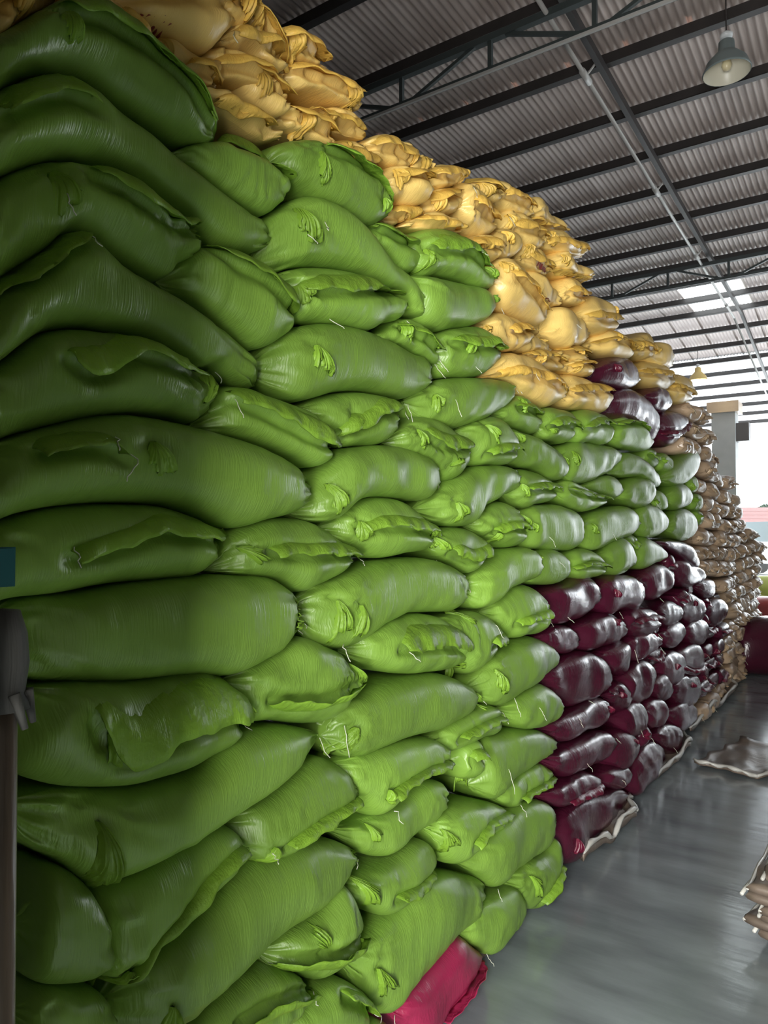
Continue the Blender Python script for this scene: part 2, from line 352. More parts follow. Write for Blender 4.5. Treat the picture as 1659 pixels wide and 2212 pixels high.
    def mesh(s, nv):
        th = 2 * np.pi * np.arange(nv) / nv
        c = np.sign(np.cos(th)) * np.abs(np.cos(th)) ** 0.80; f = np.sign(np.sin(th)) * np.abs(np.sin(th)) ** 0.72
        V = []; E = .18 + .82 * s.ends(c)
        for i in range(1, s.nu):
            p = s.C[i] + np.outer(c, s.h[i])
            d = np.where(f > 0, s.bf[i] / s.flat[i] * E[i] * f, s.bb[i] * f)
            u = s.u[i]; e = max(0, 1 - u / .16) if u < .5 else max(0, 1 - (1 - u) / .16)
            k0 = s.ph[0] if u < .5 else s.ph[1]
            pl = s.pin * e * (0.010 * np.sin(9 * th + k0) + 0.006 * np.sin(17 * th + s.ph[2]) + 0.004 * np.sin(29 * th + s.ph[3]))
            d = d + np.where(f > 0.05, s.detail(p) * np.minimum(1, f / .5) + pl * np.minimum(1, s.bf[i] / (.3 * s.bulge)), 0)
            V.append(s.world(p, d))
        V = np.vstack([s.world(s.C[:1], np.zeros(1))] + V + [s.world(s.C[-1:], np.zeros(1))])
        Fc = []
        for i in range(s.nu - 2):
            for j in range(nv):
                a = 1 + i * nv + j; b = 1 + i * nv + (j + 1) % nv
                Fc.append((a, a + nv, b + nv, b))
        n = len(V) - 1; l = 1 + (s.nu - 2) * nv
        for j in range(nv):
            Fc.append((0, 1 + j, 1 + (j + 1) % nv)); Fc.append((n, l + (j + 1) % nv, l + j))
        return V, Fc
    def depth(s, P):
        P = np.atleast_2d(P); hl = np.linalg.norm(s.h, axis=1) + 1e-6; hd = s.h / hl[:, None]
        q = P[:, None] - s.C[None]; b = (q * hd).sum(2); a = np.linalg.norm(q - b[..., None] * hd, axis=2)
        i = np.argmin(a + .2 * np.maximum(0, np.abs(b) - hl), axis=1)
        v = np.minimum(1, np.abs(b[np.arange(len(P)), i]) / hl[i])
        return s.bf[i] * np.sqrt(np.maximum(0, 1 - v ** 2.5)) ** 0.72 + s.lumps(P)

def rel(V, loc): return np.asarray(V) - np.asarray(loc)
def resample(P, step):
    P = np.asarray(P, float); L = np.linalg.norm(np.diff(P, axis=0), axis=1).sum(); n = max(6, int(L / step))
    return catmull(P, np.linspace(0, 1, n + 1)) if len(P) > 2 else P[0] + np.outer(np.linspace(0, 1, n + 1), P[1] - P[0])

def flap(s, line, width, root, m, loc, lift=0.022, ragged=0.5):
    """A single-layer mouth flap: folded along its top, free sewn edge along the line."""
    P = resample(line, 0.012); n = len(P); r = s.r; ph = r.uniform(0, 6.28, 6)
    a = np.linspace(0, 1, n); L = np.linalg.norm(np.diff(P, axis=0), axis=1).sum()
    taper = np.minimum(1, np.minimum(a, 1 - a) / .14) ** .6
    wob = ragged * (0.010 * np.sin(22 * L * a + ph[0]) + 0.006 * np.sin(55 * L * a + ph[1]) + .004 * np.sin(110 * L * a + ph[2]))
    rows = 6; V = []
    for side in (0, 1):
        for k in range(rows):
            q = k / (rows - 1)                      # 0 free edge .. 1 attached
            Q = P + np.c_[np.zeros(n), wob * (1 - q) + width * q * (.35 + .65 * taper)]
            fold = lift * (1 - q) ** .7 * (0.8 + 0.2 * np.sin(31 * L * a + ph[3]) * np.sin(13 * L * a + ph[4]))
            d = s.depth(Q) + fold + 0.013 * (1 - q ** 4) - (0.004 * q ** 6) + (0.0035 * np.sin(80 * L * a + ph[5]) * (1 - q)) - (0.003 if side else 0)
            V.append(s.world(Q, d))
    Fc = []
    for side in (0, 1):
        o = side * rows * n
        for k in range(rows - 1):
            for i in range(n - 1):
                f = (o + k*n + i, o + k*n + i + 1, o + (k+1)*n + i + 1, o + (k+1)*n + i)
                Fc.append(f if not side else f[::-1])
    o = rows * n
    for i in range(n - 1): Fc.append((i + 1, i, o + i, o + i + 1)); Fc.append(((rows-1)*n + i, (rows-1)*n + i + 1, o + (rows-1)*n + i + 1, o + (rows-1)*n + i))
    for k in range(rows - 1):
        Fc.append((k*n, (k+1)*n, o + (k+1)*n, o + k*n)); e = n - 1
        Fc.append(((k+1)*n + e, k*n + e, o + k*n + e, o + (k+1)*n + e))
    fo = obj('mouth_flap', rel(np.vstack(V), loc), Fc, m, root)
    # chain stitching just inside the free edge
    Q = P + np.c_[np.zeros(n), wob + min(.016, abs(width) * .3) * np.sign(width)]
    d = s.depth(Q) + lift * .85 * (0.55 + 0.45 * np.sin(31 * L * a + ph[3]) * np.sin(13 * L * a + ph[4])) + .009
    Wd = rel(s.world(Q, d), loc); mb = MB()
    Z = []
    for i in range(n - 1):
        Z += [Wd[i] + np.array([0, 0, .0012]), (Wd[i] + Wd[i+1]) / 2 - np.array([0, 0, .0012])]
    mb.tube(Z, .0009, 4).build('stitching', m, fo)
    return fo

def ruffle(s, c, ang, length, half, root, m, loc, name='gathered_mouth', folds=7, lift=0.022):
    """A gathered fan of loose cloth (tied mouth or sewn corner)."""
    nr, nf = 8, folds * 7; r = s.r; ph = r.uniform(0, 6.28, 4); V = []
    Qs, off = [], []
    for i in range(nr):
        q = i / (nr - 1)
        for j in range(nf + 1):
            t = j / nf; a = ang + half * (2 * t - 1) * (1.25 - .35 * q)
            R = .85 * length * (.05 + .95 * q) * (0.85 + 0.22 * math.sin(5 * t + ph[0]) + .09 * math.sin(19 * t + ph[1]) + .05 * math.sin(47 * t + ph[2]))
            Qs.append(np.array(c) + np.array([math.cos(a), math.sin(a)]) * R)
            fold = q ** .8 * (0.0065 * math.sin(2 * math.pi * folds * t + ph[2]) + .005 * math.sin(4.6 * math.pi * folds * t + ph[3]))
            off.append((lift * math.sin(math.pi * (.05 + .80 * q)) * (.6 + .4 * math.sin(7 * t + ph[3])) + 1.2 * fold) * math.sin(math.pi * (.04 + .92 * t)) ** .6 + .003 - .010 * (abs(2 * t - 1) ** 6))
    Qs = np.array(Qs); d = s.depth(Qs) + np.array(off)
    V = np.vstack([s.world(Qs, d), s.world(Qs, d - .003)])
    w = nf + 1; Fc = []
    for side in (0, 1):
        o = side * nr * w
        for i in range(nr - 1):
            for j in range(nf):
                f = (o+i*w+j, o+(i+1)*w+j, o+(i+1)*w+j+1, o+i*w+j+1); Fc.append(f if not side else f[::-1])
    o = nr * w
    for j in range(nf): Fc.append(((nr-1)*w+j, o+(nr-1)*w+j, o+(nr-1)*w+j+1, (nr-1)*w+j+1))
    for i in range(nr - 1):
        Fc.append((i*w, o+i*w, o+(i+1)*w, (i+1)*w)); Fc.append((i*w+nf, (i+1)*w+nf, o+(i+1)*w+nf, o+i*w+nf))
    return obj(name, rel(np.array(V), loc), Fc, m, root)

def thread(s, p, length, root, loc):
    r = s.r; d = s.depth(p)[0] + .02; P = []; x, z = p
    for k in range(7):
        P.append(s.world(np.array([[x, z]]), np.array([d + .004 * k]))[0]); x += r.normal(0, .0055); z -= length / 7
    MB().tube(rel(P, loc), .0011, 5).build('loose_thread', M['thread'], root, True)

def marks(s, p0, p1, root, loc):
    """dashes of red print"""
    P = resample([p0, p1], .016); mb = MB()
    for i in range(len(P) - 1):
        h = s.r.uniform(.006, .014)
        a = P[i]; b = P[i] * .35 + P[i+1] * .65
        Q = np.array([a - (0, h), b - (0, h * .8), b + (0, h), a + (0, h * .9)]); d = s.depth(Q) + .0035
        V = s.world(Q, d); mb.add(rel(V, loc), [(0, 1, 2, 3)])
        mb.add(rel(s.world(Q, d - .002), loc), [(3, 2, 1, 0)])
    mb.build('printed_lettering', M['print'], root)

def pts(t): return [tuple(float(q) for q in w.split(',')) for w in t.split()]
SACKS = []          # dicts: outline polygon in wall coordinates, colour, ...
ORD = ['bottom', 'second', 'third', 'fourth', 'fifth', 'sixth', 'seventh', 'eighth', 'ninth', 'tenth', 'eleventh', 'twelfth', 'thirteenth',
       'fourteenth', 'fifteenth', 'sixteenth', 'seventeenth', 'eighteenth', 'nineteenth', 'twentieth', 'twenty-first', 'twenty-second']
CW = {'green': 'green', 'maroon': 'dark red', 'yellow': 'yellow', 'tan': 'khaki', 'pink': 'magenta'}
def wall2(x, y, X=-DW):
    p = on_x(x, y, X); return np.array([p[1], p[2]])
def inside(p, poly):
    x, y = p; c = False; n = len(poly)
    for i in range(n):
        x0, y0 = poly[i]; x1, y1 = poly[i - 1]
        if (y0 > y) != (y1 > y) and x < (x1 - x0) * (y - y0) / (y1 - y0) + x0: c = not c
    return c
def add_sack(colour, kind, top2, bot2, flaps=(), rufs=(), thr=(), prints=(), bulge=None, push=0.0, quality=2, extra='', back=0.32, pin=1.0):
    top2 = np.array(top2); bot2 = np.array(bot2); allp = np.vstack([top2, bot2[1:-1][::-1]])
    allp[:, 1] = np.maximum(allp[:, 1], 0.012); top2[:, 1] = np.maximum(top2[:, 1], 0.012); bot2[:, 1] = np.maximum(bot2[:, 1], 0.012)
    c = allp.mean(0); zmin = allp[:, 1].min()
    th = allp[:, 1].max() - zmin
    if bulge is None: bulge = min(0.105, max(0.05, 0.55 * th))
    seed = len(SACKS) + 11
    org = np.array([-DW + push, 0, 0])
    nu, nv = ((68, 56), (42, 38), (26, 24))[2 - quality]
    s = Sack(top2, bot2, (0, 1, 0), (1, 0, 0), org, bulge, back, nu, seed, {'yellow': 1.9, 'tan': 2.6, 'maroon': 1.4}.get(colour, 1.0), pin, rufs, flaps, 16 if colour in ('yellow', 'tan') else 11)
    loc = np.array([-DW + push, c[0], zmin])
    V, Fc = s.mesh(nv)
    parts = bool(flaps or rufs or thr or prints)
    if parts:
        root = empty('grain_sack', loc); obj('sack_body', rel(V, loc), Fc, M[colour], root)
    else:
        root = obj('grain_sack', rel(V, loc), Fc, M[colour], None, True, loc)
    for f in flaps:
        line, width = f[0], f[1]; lift = f[2] if len(f) > 2 else .022
        flap(s, line, width, root, M[colour + '_flap'], loc, lift)
    for q in rufs: ruffle(s, q[0], q[1], q[2], q[3], root, M[colour + '_flap'], loc, q[4] if len(q) > 4 else 'gathered_mouth')
    for p, l in thr: thread(s, np.array(p), l, root, loc)
    for a, b in prints: marks(s, np.array(a), np.array(b), root, loc)
    d = dict(root=root, poly=allp, colour=colour, kind=kind, c=c, zmin=zmin, flaps=len(flaps), rufs=len(rufs), extra=extra, thr=len(thr), th=th, w=np.ptp(allp[:, 0]))
    SACKS.append(d); return d

def px_sack(colour, kind, spec, f='', fw=0.06, r='', t='', pr='', bulge=None, push=0.0, q=2, extra='', auto=True, pin=1.0):
    tp, bt = spec.split('|'); tp = pts(tp); bt = pts(bt)
    T = [wall2(*p) for p in tp]; B = [T[0]] + [wall2(*p) for p in bt[::-1]] + [T[-1]]
    flaps = []
    for fl_ in [k for k in f.split(';') if k.strip()]:
        flaps.append(([wall2(*p) for p in pts(fl_)], fw))
    rufs = []
    for k in [k for k in r.split(';') if k.strip()]:
        v = [float(z) for z in k.split(',')]; c = wall2(v[0], v[1])
        rufs.append((c, math.radians(v[2]), v[3], math.radians(v[4])))
    thr = []
    for k in [k for k in t.split(';') if k.strip()]:
        v = [float(z) for z in k.split(',')]; thr.append((wall2(v[0], v[1]), v[2]))
    prints = []
    for k in [k for k in pr.split(';') if k.strip()]:
        a, b = pts(k); prints.append((wall2(*a), wall2(*b)))
    return add_sack(colour, kind, T, B, flaps, rufs, thr, prints, bulge, push, q, extra, pin=pin)

G = lambda *a, **k: px_sack('green', *a, **k)
# --- green, large and near (L = lying lengthwise, E = laid end-on with its sewn mouth outward)
G('E', '-160,170 0,75 60,40 110,18 170,28 240,75 320,150 400,235 462,318 | 400,325 330,300 250,255 170,205 100,180 50,182 0,198 -160,290',
  f='72,75 100,84 160,92 240,132 290,168 345,222 400,285', fw=.075, r='75,70,-80,.06,40;455,312,150,.10,35', t='425,330,.05')
G('L', '-160,290 0,200 50,182 95,177 150,200 220,250 300,310 400,385 500,460 560,500 585,520 | 540,548 500,556 440,540 405,500 330,445 250,392 150,362 80,361 0,385 -160,460',
  f='-60,290 0,268 50,252 90,248 130,268', fw=.06, bulge=.115)
G('E', '-140,470 0,385 40,368 80,361 130,367 200,385 260,420 300,455 325,478 370,485 408,525 | 395,570 355,580 325,612 250,582 190,548 150,520 110,518 60,558 0,595 -140,680',
  f='140,412 230,458 290,492 340,512 385,506', fw=.07, r='60,392,-62,.085,42;398,500,10,.05,60', t='62,455,.05')
G('L', '-140,690 0,600 60,560 105,515 125,513 145,520 200,560 300,620 400,690 480,740 530,795 545,835 | 520,842 470,820 440,800 380,798 345,778 300,750 200,724 110,716 60,727 0,765 -140,850',
  f='-60,660 0,622 60,582 120,538', fw=.03, t='124,530,.03', bulge=.12)
G('E', '-140,860 0,768 60,728 110,717 200,726 290,748 345,780 385,802 455,800 | 440,860 395,917 330,903 250,897 180,905 90,922 0,945 -140,985',
  f='75,797 110,822 135,826 180,806 215,782 260,795 330,812 380,822', fw=.06, r='392,880,68,.10,26', t='455,800,.04;448,845,.05')
G('L', '-140,990 0,945 100,917 170,902 240,898 320,908 420,932 520,965 600,1005 650,1035 662,1045 | 640,1075 600,1108 540,1125 470,1142 420,1125 340,1095 250,1088 150,1090 60,1100 0,1112 -140,1150',
  f='0,990 60,978 140,975 180,1000', fw=.03, r='255,960,-75,.075,48', t='185,990,.06;155,955,.03', bulge=.125)
G('E', '-140,1165 0,1115 60,1100 150,1090 240,1089 330,1095 400,1120 440,1148 478,1158 | 440,1200 400,1240 330,1250 200,1262 100,1280 0,1290 -140,1310',
  f='85,1205 160,1196 240,1168 290,1148 350,1159 430,1166 476,1160', fw=.04, t='75,1180,.04')
G('E', '432,1232 448,1205 480,1152 520,1125 590,1117 660,1135 700,1165 735,1185 764,1212 | 735,1218 700,1240 640,1270 615,1278 580,1260 530,1245 480,1240',
  f='520,1195 600,1200 660,1195 720,1198 760,1211', fw=.035, r='470,1180,-20,.07,30', t='762,1205,.025')
G('L', '-60,1370 20,1292 120,1280 250,1258 380,1243 480,1240 560,1248 600,1282 625,1325 | 615,1365 580,1395 520,1430 460,1455 380,1455 300,1462 200,1470 120,1470 30,1460',
  r='620,1320,180,.075,62', t='625,1330,.035', bulge=.125, extra='creased')
G('L', '625,1320 645,1280 700,1245 760,1220 830,1206 900,1205 950,1220 985,1250 998,1285 | 960,1315 900,1322 850,1325 800,1350 740,1392 690,1400 650,1385',
  r='680,1290,-82,.125,24;720,1300,-92,.11,20', t='685,1385,.05;628,1335,.045;998,1262,.03', bulge=.11)
G('E', '465,1475 510,1435 570,1395 610,1372 660,1385 705,1412 740,1460 748,1490 | 715,1520 680,1555 640,1560 560,1553 508,1550 485,1510',
  f='535,1505 620,1500 690,1478 712,1472', fw=-.03, r='705,1425,-45,.11,16', t='785,1500,.03')
G('E', '0,1480 120,1465 250,1462 340,1445 400,1440 440,1455 480,1490 508,1550 | 470,1572 450,1600 400,1630 330,1660 240,1685 150,1690 60,1680 10,1660',
  f='118,1548 150,1590 190,1634 260,1596 350,1560 440,1540 505,1560', fw=.10, r='465,1500,-50,.075,40;150,1560,-62,.07,24', t='500,1560,.03', push=.02)
G('L', '-20,1730 100,1692 200,1688 300,1675 400,1635 460,1580 520,1565 600,1562 660,1575 688,1587 | 660,1622 600,1662 500,1730 400,1790 300,1845 210,1890 170,1900 100,1850 20,1800',
  r='150,1745,-80,.17,18', t='178,1925,.07;672,1590,.06', bulge=.12)
G('E', '470,1780 500,1750 560,1705 620,1660 665,1632 700,1640 730,1680 750,1730 | 690,1765 640,1800 600,1830 550,1850 520,1852 490,1830',
  f='560,1812 600,1785 640,1762 700,1735 742,1716', fw=.02, r='540,1810,-100,.05,40;735,1690,-60,.05,40', t='520,1820,.02')
G('E', '172,2010 190,1905 260,1862 340,1817 420,1780 460,1773 490,1800 497,1835 | 470,1880 400,1940 330,1995 260,2050 215,2105 188,2085',
  f='208,2098 250,2050 300,2000 345,1945 385,1895 440,1842 490,1822', fw=.025, r='215,2060,-80,.06,42', t='490,1815,.02')
G('L', '200,2170 250,2082 330,2002 420,1937 500,1862 570,1822 640,1800 700,1808 768,1840 | 722,1878 660,1940 600,1985 540,2035 470,2090 400,2150 330,2212 280,2245 220,2250',
  r='300,2130,-85,.10,26;735,1835,-40,.06,40', t='752,1840,.03', bulge=.115)
G('E', '556,2055 600,2005 660,1950 700,1895 735,1940 757,1985 750,2010 | 725,2060 690,2085 650,2105 600,2085 565,2082',
  f='565,2062 600,2045 650,2036 700,2018 742,2000', fw=-.04, r='640,2020,120,.06,40')
G('E', '330,2235 400,2172 480,2112 550,2078 620,2095 652,2132 | 600,2180 540,2240 440,2285 360,2280',
  f='455,2185 520,2145 580,2120 645,2118', fw=-.03, t='640,2125,.025')
G('E', '560,2245 620,2162 690,2102 730,2110 768,2150 780,2185 | 740,2215 690,2245 620,2275', f='690,2130 740,2150 790,2185', fw=.03, r='765,2110,-55,.09,20', t='795,2180,.03')
G('L', '718,2060 760,2020 830,1952 880,1892 940,1878 990,1886 1030,1906 1036,1935 | 1010,1980 965,2012 900,2078 850,2132 805,2182 780,2165 740,2112',
  r='770,2070,-65,.13,22', t='803,2170,.04;1038,1950,.04', bulge=.10)
G('E', '705,1900 760,1880 830,1840 880,1808 905,1815 920,1870 | 880,1905 830,1950 800,1970 770,1955 730,1935',
  f='800,1925 840,1910 880,1890 915,1875', fw=.02, r='735,1885,-50,.11,26', t='700,1890,.04')
G('L', '698,1790 760,1770 800,1745 860,1710 910,1680 940,1692 950,1720 | 930,1752 880,1790 840,1820 800,1845 770,1840 730,1815', r='765,1770,-70,.06,30', t='790,1740,.05')
G('E', '698,1650 730,1630 790,1605 860,1588 910,1590 950,1615 | 930,1652 870,1682 820,1720 780,1757 750,1722 720,1690', f='782,1705 820,1682 860,1662 940,1640', fw=.02, r='780,1690,-95,.05,34', t='785,1735,.04')
G('L', '690,1590 702,1540 770,1490 850,1460 920,1450 980,1472 1010,1488 1026,1500 | 990,1532 920,1570 850,1590 800,1610 740,1635 710,1625', r='725,1560,-110,.10,34;1000,1490,-45,.05,40', t='705,1560,.09;1022,1500,.04', bulge=.10)
G('E', '727,1400 770,1360 830,1330 890,1323 940,1340 975,1370 1001,1408 | 960,1440 900,1450 830,1452 780,1440 745,1418', f='806,1400 850,1394 900,1392 950,1396 996,1404', fw=.075, t='808,1400,.035;997,1395,.03')
G('E', '684,1140 710,1110 750,1082 810,1074 850,1085 880,1115 910,1135 931,1155 | 900,1185 850,1195 790,1205 750,1192 712,1168', f='735,1148 780,1140 830,1142 870,1146 925,1163', fw=.04, r='735,1125,-70,.06,40;905,1140,-25,.05,35', t='930,1150,.03')
G('L', '606,1103 640,1078 668,1032 700,982 760,965 820,963 870,975 912,1002 939,1030 | 900,1080 870,1083 820,1076 770,1076 735,1087 700,1122 670,1130 635,1122', r='668,1045,-60,.085,34', t='935,1035,.05', bulge=.10)
G('E', '402,925 435,882 450,847 480,838 530,848 590,870 640,895 668,930 685,958 716,966 | 692,986 660,1010 600,990 540,966 480,947 430,932', f='452,872 520,907 600,946 640,966 712,968', fw=.065, t='450,870,.05')
G('E', '630,887 670,862 720,850 770,852 810,868 832,890 | 825,935 800,960 750,965 712,964 690,946 668,918', f='690,942 730,932 775,897 830,886', fw=.05, r='822,890,8,.06,36;715,905,-70,.05,50', t='865,875,.07')
G('L', '526,792 545,770 590,722 640,706 720,708 800,730 870,765 900,777 922,800 | 890,845 850,865 800,858 750,848 700,850 650,865 605,870 565,842 540,818', r='620,755,-75,.09,36', t='925,790,.05;930,770,.05', bulge=.105)
G('E', '330,612 370,562 400,541 440,543 500,560 550,585 580,630 600,680 609,692 | 595,720 560,750 520,758 480,730 430,692 380,652', f='415,556 450,592 500,622 550,662 602,690', fw=.06)
G('E', '576,625 582,602 620,585 680,585 740,600 775,628 820,635 848,652 | 840,690 800,702 770,720 700,712 650,702 610,692 592,662', f='602,642 660,647 740,640 832,642', fw=.055, r='600,625,-60,.06,34;832,650,-70,.05,60', t='660,700,.025')
G('L', '535,570 560,482 600,447 640,431 680,446 740,492 800,560 850,600 880,640 910,672 | 895,691 870,682 845,645 800,630 750,602 690,586 620,583 570,591', r='600,460,-72,.10,34', t='632,500,.04;600,525,.03;905,680,.03', bulge=.105)
G('E', '340,345 400,318 450,315 520,335 570,370 600,400 596,430 | 545,472 500,452 450,420 390,380', f='470,322 540,342 575,378 615,408', fw=.045)
G('E', '562,375 570,332 620,311 680,325 730,355 780,405 810,445 822,466 | 785,492 760,498 710,472 660,442 635,420 598,400', f='660,345 700,362 760,395 815,462', fw=.05, r='640,345,-80,.085,24;770,445,-60,.05,30')
G('E', '762,492 800,485 830,500 870,530 887,552 | 872,592 850,594 820,567 788,532', f='770,492 820,520 882,545', fw=.035, r='770,485,10,.05,40')
G('E', '866,545 880,510 910,498 950,505 990,540 1012,575 1040,600 1051,625 | 1015,632 970,612 920,602 890,602 868,575', f='885,552 930,556 965,562 1012,592', fw=.06, r='880,545,-70,.09,30;1015,580,-50,.07,24', t='975,560,.02')
G('L', '846,598 900,602 960,613 1020,630 1060,652 | 1030,687 1000,708 950,716 915,718 888,702 875,668', r='1030,645,-10,.04,35', t='1062,655,.06', bulge=.10)
G('E', '772,738 810,715 850,690 880,700 920,740 932,770 | 922,788 880,772 830,748 800,742', f='830,715 870,735 920,765', fw=.03, r='838,700,-85,.08,26', t='840,700,.03;925,780,.05')
G('E', '918,762 930,727 970,711 1010,713 1032,738 1066,755 | 1042,790 1020,812 962,818 937,812 926,792', f='937,750 985,758 1020,756 1062,756', fw=.045, r='965,740,-95,.075,24;1030,755,0,.05,30', t='972,800,.03')
G('L', '870,867 900,837 930,824 1000,818 1060,822 1097,833 | 1070,876 1030,905 985,920 955,930 920,922 885,902', r='905,855,-75,.07,32', t='925,870,.07;1100,835,.04', bulge=.10)
G('E', '822,957 860,911 890,900 940,920 970,950 987,985 | 980,1007 945,1040 920,1022 880,997 840,977', f='872,945 900,967 950,973 985,962', fw=.055, r='862,930,-70,.07,26;930,1010,35,.06,30', t='868,890,.06')
G('E', '963,937 1000,908 1040,902 1070,930 1086,965 1082,988 | 1070,1003 1030,1006 1000,1001 984,968', r='1005,920,-50,.085,22;1075,925,-60,.05,40', t='1110,950,.05', f='1005,985 1030,978 1075,975', fw=.03)
G('L', '1074,962 1082,930 1110,935 1150,955 1185,975 1202,992 | 1192,1032 1175,1041 1140,1016 1100,1008 1084,1002', r='1085,935,-50,.05,40;1190,985,-70,.05,40', bulge=.09, q=1)
G('L', '1190,1012 1200,972 1220,956 1270,958 1310,968 1342,985 | 1310,1016 1280,1031 1240,1046 1208,1040', r='1210,975,-100,.075,24', bulge=.09, q=1)
G('L', '1300,1022 1330,980 1360,985 1390,1010 1424,1046 | 1395,1056 1360,1032 1330,1032', bulge=.09, q=1)
G('E', '1048,892 1075,870 1100,855 1125,870 1145,895 1150,915 | 1140,936 1110,931 1080,921 1060,907', f='1085,885 1110,888 1145,900', fw=.03, r='1095,860,-100,.07,30', t='1098,830,.05', q=1)
G('E', '1144,917 1155,888 1190,885 1215,895 1227,920 | 1205,958 1180,956 1150,942', f='1155,925 1180,918 1215,930', fw=.04, r='1155,928,-20,.06,30', q=1)
G('E', '1213,922 1230,892 1260,887 1285,900 1303,925 | 1290,956 1250,957 1220,951', f='1225,930 1255,915 1290,920', fw=.03, q=1)
G('E', '1296,936 1310,908 1345,906 1375,930 1403,962 | 1375,976 1340,971 1305,956', f='1305,918 1345,915 1390,945', fw=.02, q=1)
G('L', '884,1102 920,1062 960,1030 1010,1008 1060,1005 1095,1015 1112,1032 | 1090,1060 1060,1076 1010,1110 985,1136 960,1138 915,1127', r='935,1085,-55,.09,32', t='937,1040,.05', bulge=.10)
G('E', '1080,1067 1098,1022 1140,1020 1165,1035 1198,1060 | 1175,1081 1140,1091 1103,1096', f='1105,1062 1140,1055 1190,1060', fw=.03, r='1095,1045,-70,.06,30', q=1)
G('E', '1180,1057 1200,1038 1240,1050 1280,1066 1312,1076 | 1290,1091 1240,1106 1213,1096 1193,1080', f='1205,1058 1250,1072 1300,1078', fw=.02, q=1)
G('L', '1244,1052 1280,1030 1310,1030 1325,1045 1337,1060 | 1312,1078 1280,1068', q=1)
G('L', '1320,1072 1345,1036 1370,1030 1398,1060 | 1385,1086 1350,1096', q=1)
G('E', '995,1132 1030,1096 1065,1083 1090,1100 1114,1140 | 1100,1176 1080,1183 1040,1167 1013,1152', f='1030,1150 1065,1140 1105,1145', fw=.03, r='1090,1110,-50,.08,22;1040,1150,-60,.06,30')
G('E', '902,1167 930,1145 980,1140 1010,1155 1032,1187 | 1012,1220 990,1239 960,1222 928,1202', f='935,1195 975,1212 1025,1190', fw=.05, r='912,1150,-60,.085,24;1022,1180,-15,.06,24', t='930,1210,.06')
G('L', '1104,1142 1120,1101 1160,1090 1200,1093 1230,1110 1247,1140 | 1230,1181 1200,1190 1150,1186 1113,1176', r='1118,1125,-80,.06,30', t='1140,1160,.05', bulge=.09, q=1)
G('L', '1240,1142 1270,1110 1310,1095 1350,1100 1372,1130 | 1350,1156 1320,1166 1280,1186 1250,1181', r='1258,1130,-80,.06,28', t='1283,1150,.05', bulge=.09, q=1)
G('L', '1350,1137 1370,1096 1400,1090 1433,1125 | 1415,1151 1380,1161', bulge=.09, q=1)
G('L', '1427,1142 1445,1108 1480,1105 1500,1135 | 1480,1161 1450,1166', bulge=.09, q=1)
G('E', '1424,1077 1440,1050 1460,1045 1485,1075 | 1465,1096 1440,1099', q=1)
G('L', '1413,1036 1450,990 1490,975 1503,1000 | 1480,1031 1440,1052', q=1)
G('L', '990,1272 1010,1236 1040,1206 1090,1182 1125,1185 1150,1206 | 1140,1236 1100,1261 1060,1281 1035,1306 1008,1313', r='1140,1190,-80,.05,30', t='1145,1190,.02', bulge=.10)
G('L', '1108,1247 1145,1191 1170,1183 1200,1200 1218,1226 | 1190,1256 1150,1263 1123,1259', t='1160,1212,.03', q=1)
G('E', '1200,1217 1225,1188 1260,1190 1280,1210 1298,1230 | 1270,1246 1230,1250 1213,1236', f='1215,1228 1245,1218 1285,1226', fw=.02, q=1)
G('L', '1278,1207 1310,1166 1330,1160 1350,1190 1360,1216 | 1340,1231 1300,1239', q=1)
G('L', '1350,1192 1375,1160 1405,1175 1433,1202 | 1400,1216 1363,1223', q=1)
G('E', '1033,1322 1060,1286 1100,1262 1130,1270 1152,1320 | 1145,1356 1110,1371 1080,1376 1053,1352', f='1070,1345 1110,1335 1148,1322', fw=.03, r='1145,1305,-55,.08,16', t='1178,1345,.03')
G('E', '918,1342 960,1325 1010,1320 1050,1345 1077,1370 | 1050,1398 1010,1440 990,1455 958,1420 928,1372', f='1008,1392 1030,1386 1060,1384', fw=.04, r='955,1310,-35,.09,22;965,1425,-70,.07,30', t='1008,1345,.06')
G('L', '1000,1492 1030,1426 1080,1390 1120,1372 1160,1385 1202,1419 | 1160,1451 1130,1471 1090,1500 1060,1522 1018,1512', r='1030,1440,-80,.10,26', t='1055,1500,.08', bulge=.105)
G('L', '1058,1532 1100,1495 1140,1472 1165,1485 1197,1526 | 1170,1556 1130,1571 1100,1571 1073,1552', t='1105,1520,.06')
G('E', '912,1602 950,1556 1000,1525 1040,1520 1068,1540 | 1060,1571 1020,1591 970,1611 942,1622', f='955,1590 1000,1565 1058,1548', fw=.02, r='1005,1500,-50,.07,24', t='1058,1535,.05')
G('L', '1005,1695 1018,1602 1070,1578 1140,1572 1193,1605 | 1150,1636 1110,1661 1070,1691 1038,1722', r='990,1620,-88,.15,20', t='1038,1650,.10', bulge=.10)
G('E', '1043,1712 1080,1686 1130,1650 1150,1645 1183,1676 | 1150,1701 1110,1726 1090,1741 1063,1732', f='1095,1722 1130,1700 1178,1678', fw=.02, t='1085,1730,.05')
G('E', '903,1782 950,1741 1010,1725 1060,1735 1088,1760 | 1050,1791 1000,1821 950,1861 928,1841 912,1802', f='965,1812 1000,1780 1080,1752', fw=.02, r='920,1780,-65,.10,20')
G('L', '966,1852 1000,1821 1060,1766 1120,1725 1150,1725 1180,1766 | 1170,1801 1120,1851 1080,1881 1050,1911 1008,1882', t='1042,1910,.04', bulge=.105)
G('E', '1078,1902 1120,1856 1160,1826 1175,1802 1188,1862 | 1162,1902 1145,1961 1125,1960 1098,1932', r='1110,1880,-55,.12,22', f='1130,1940 1150,1900 1180,1860', fw=.02)
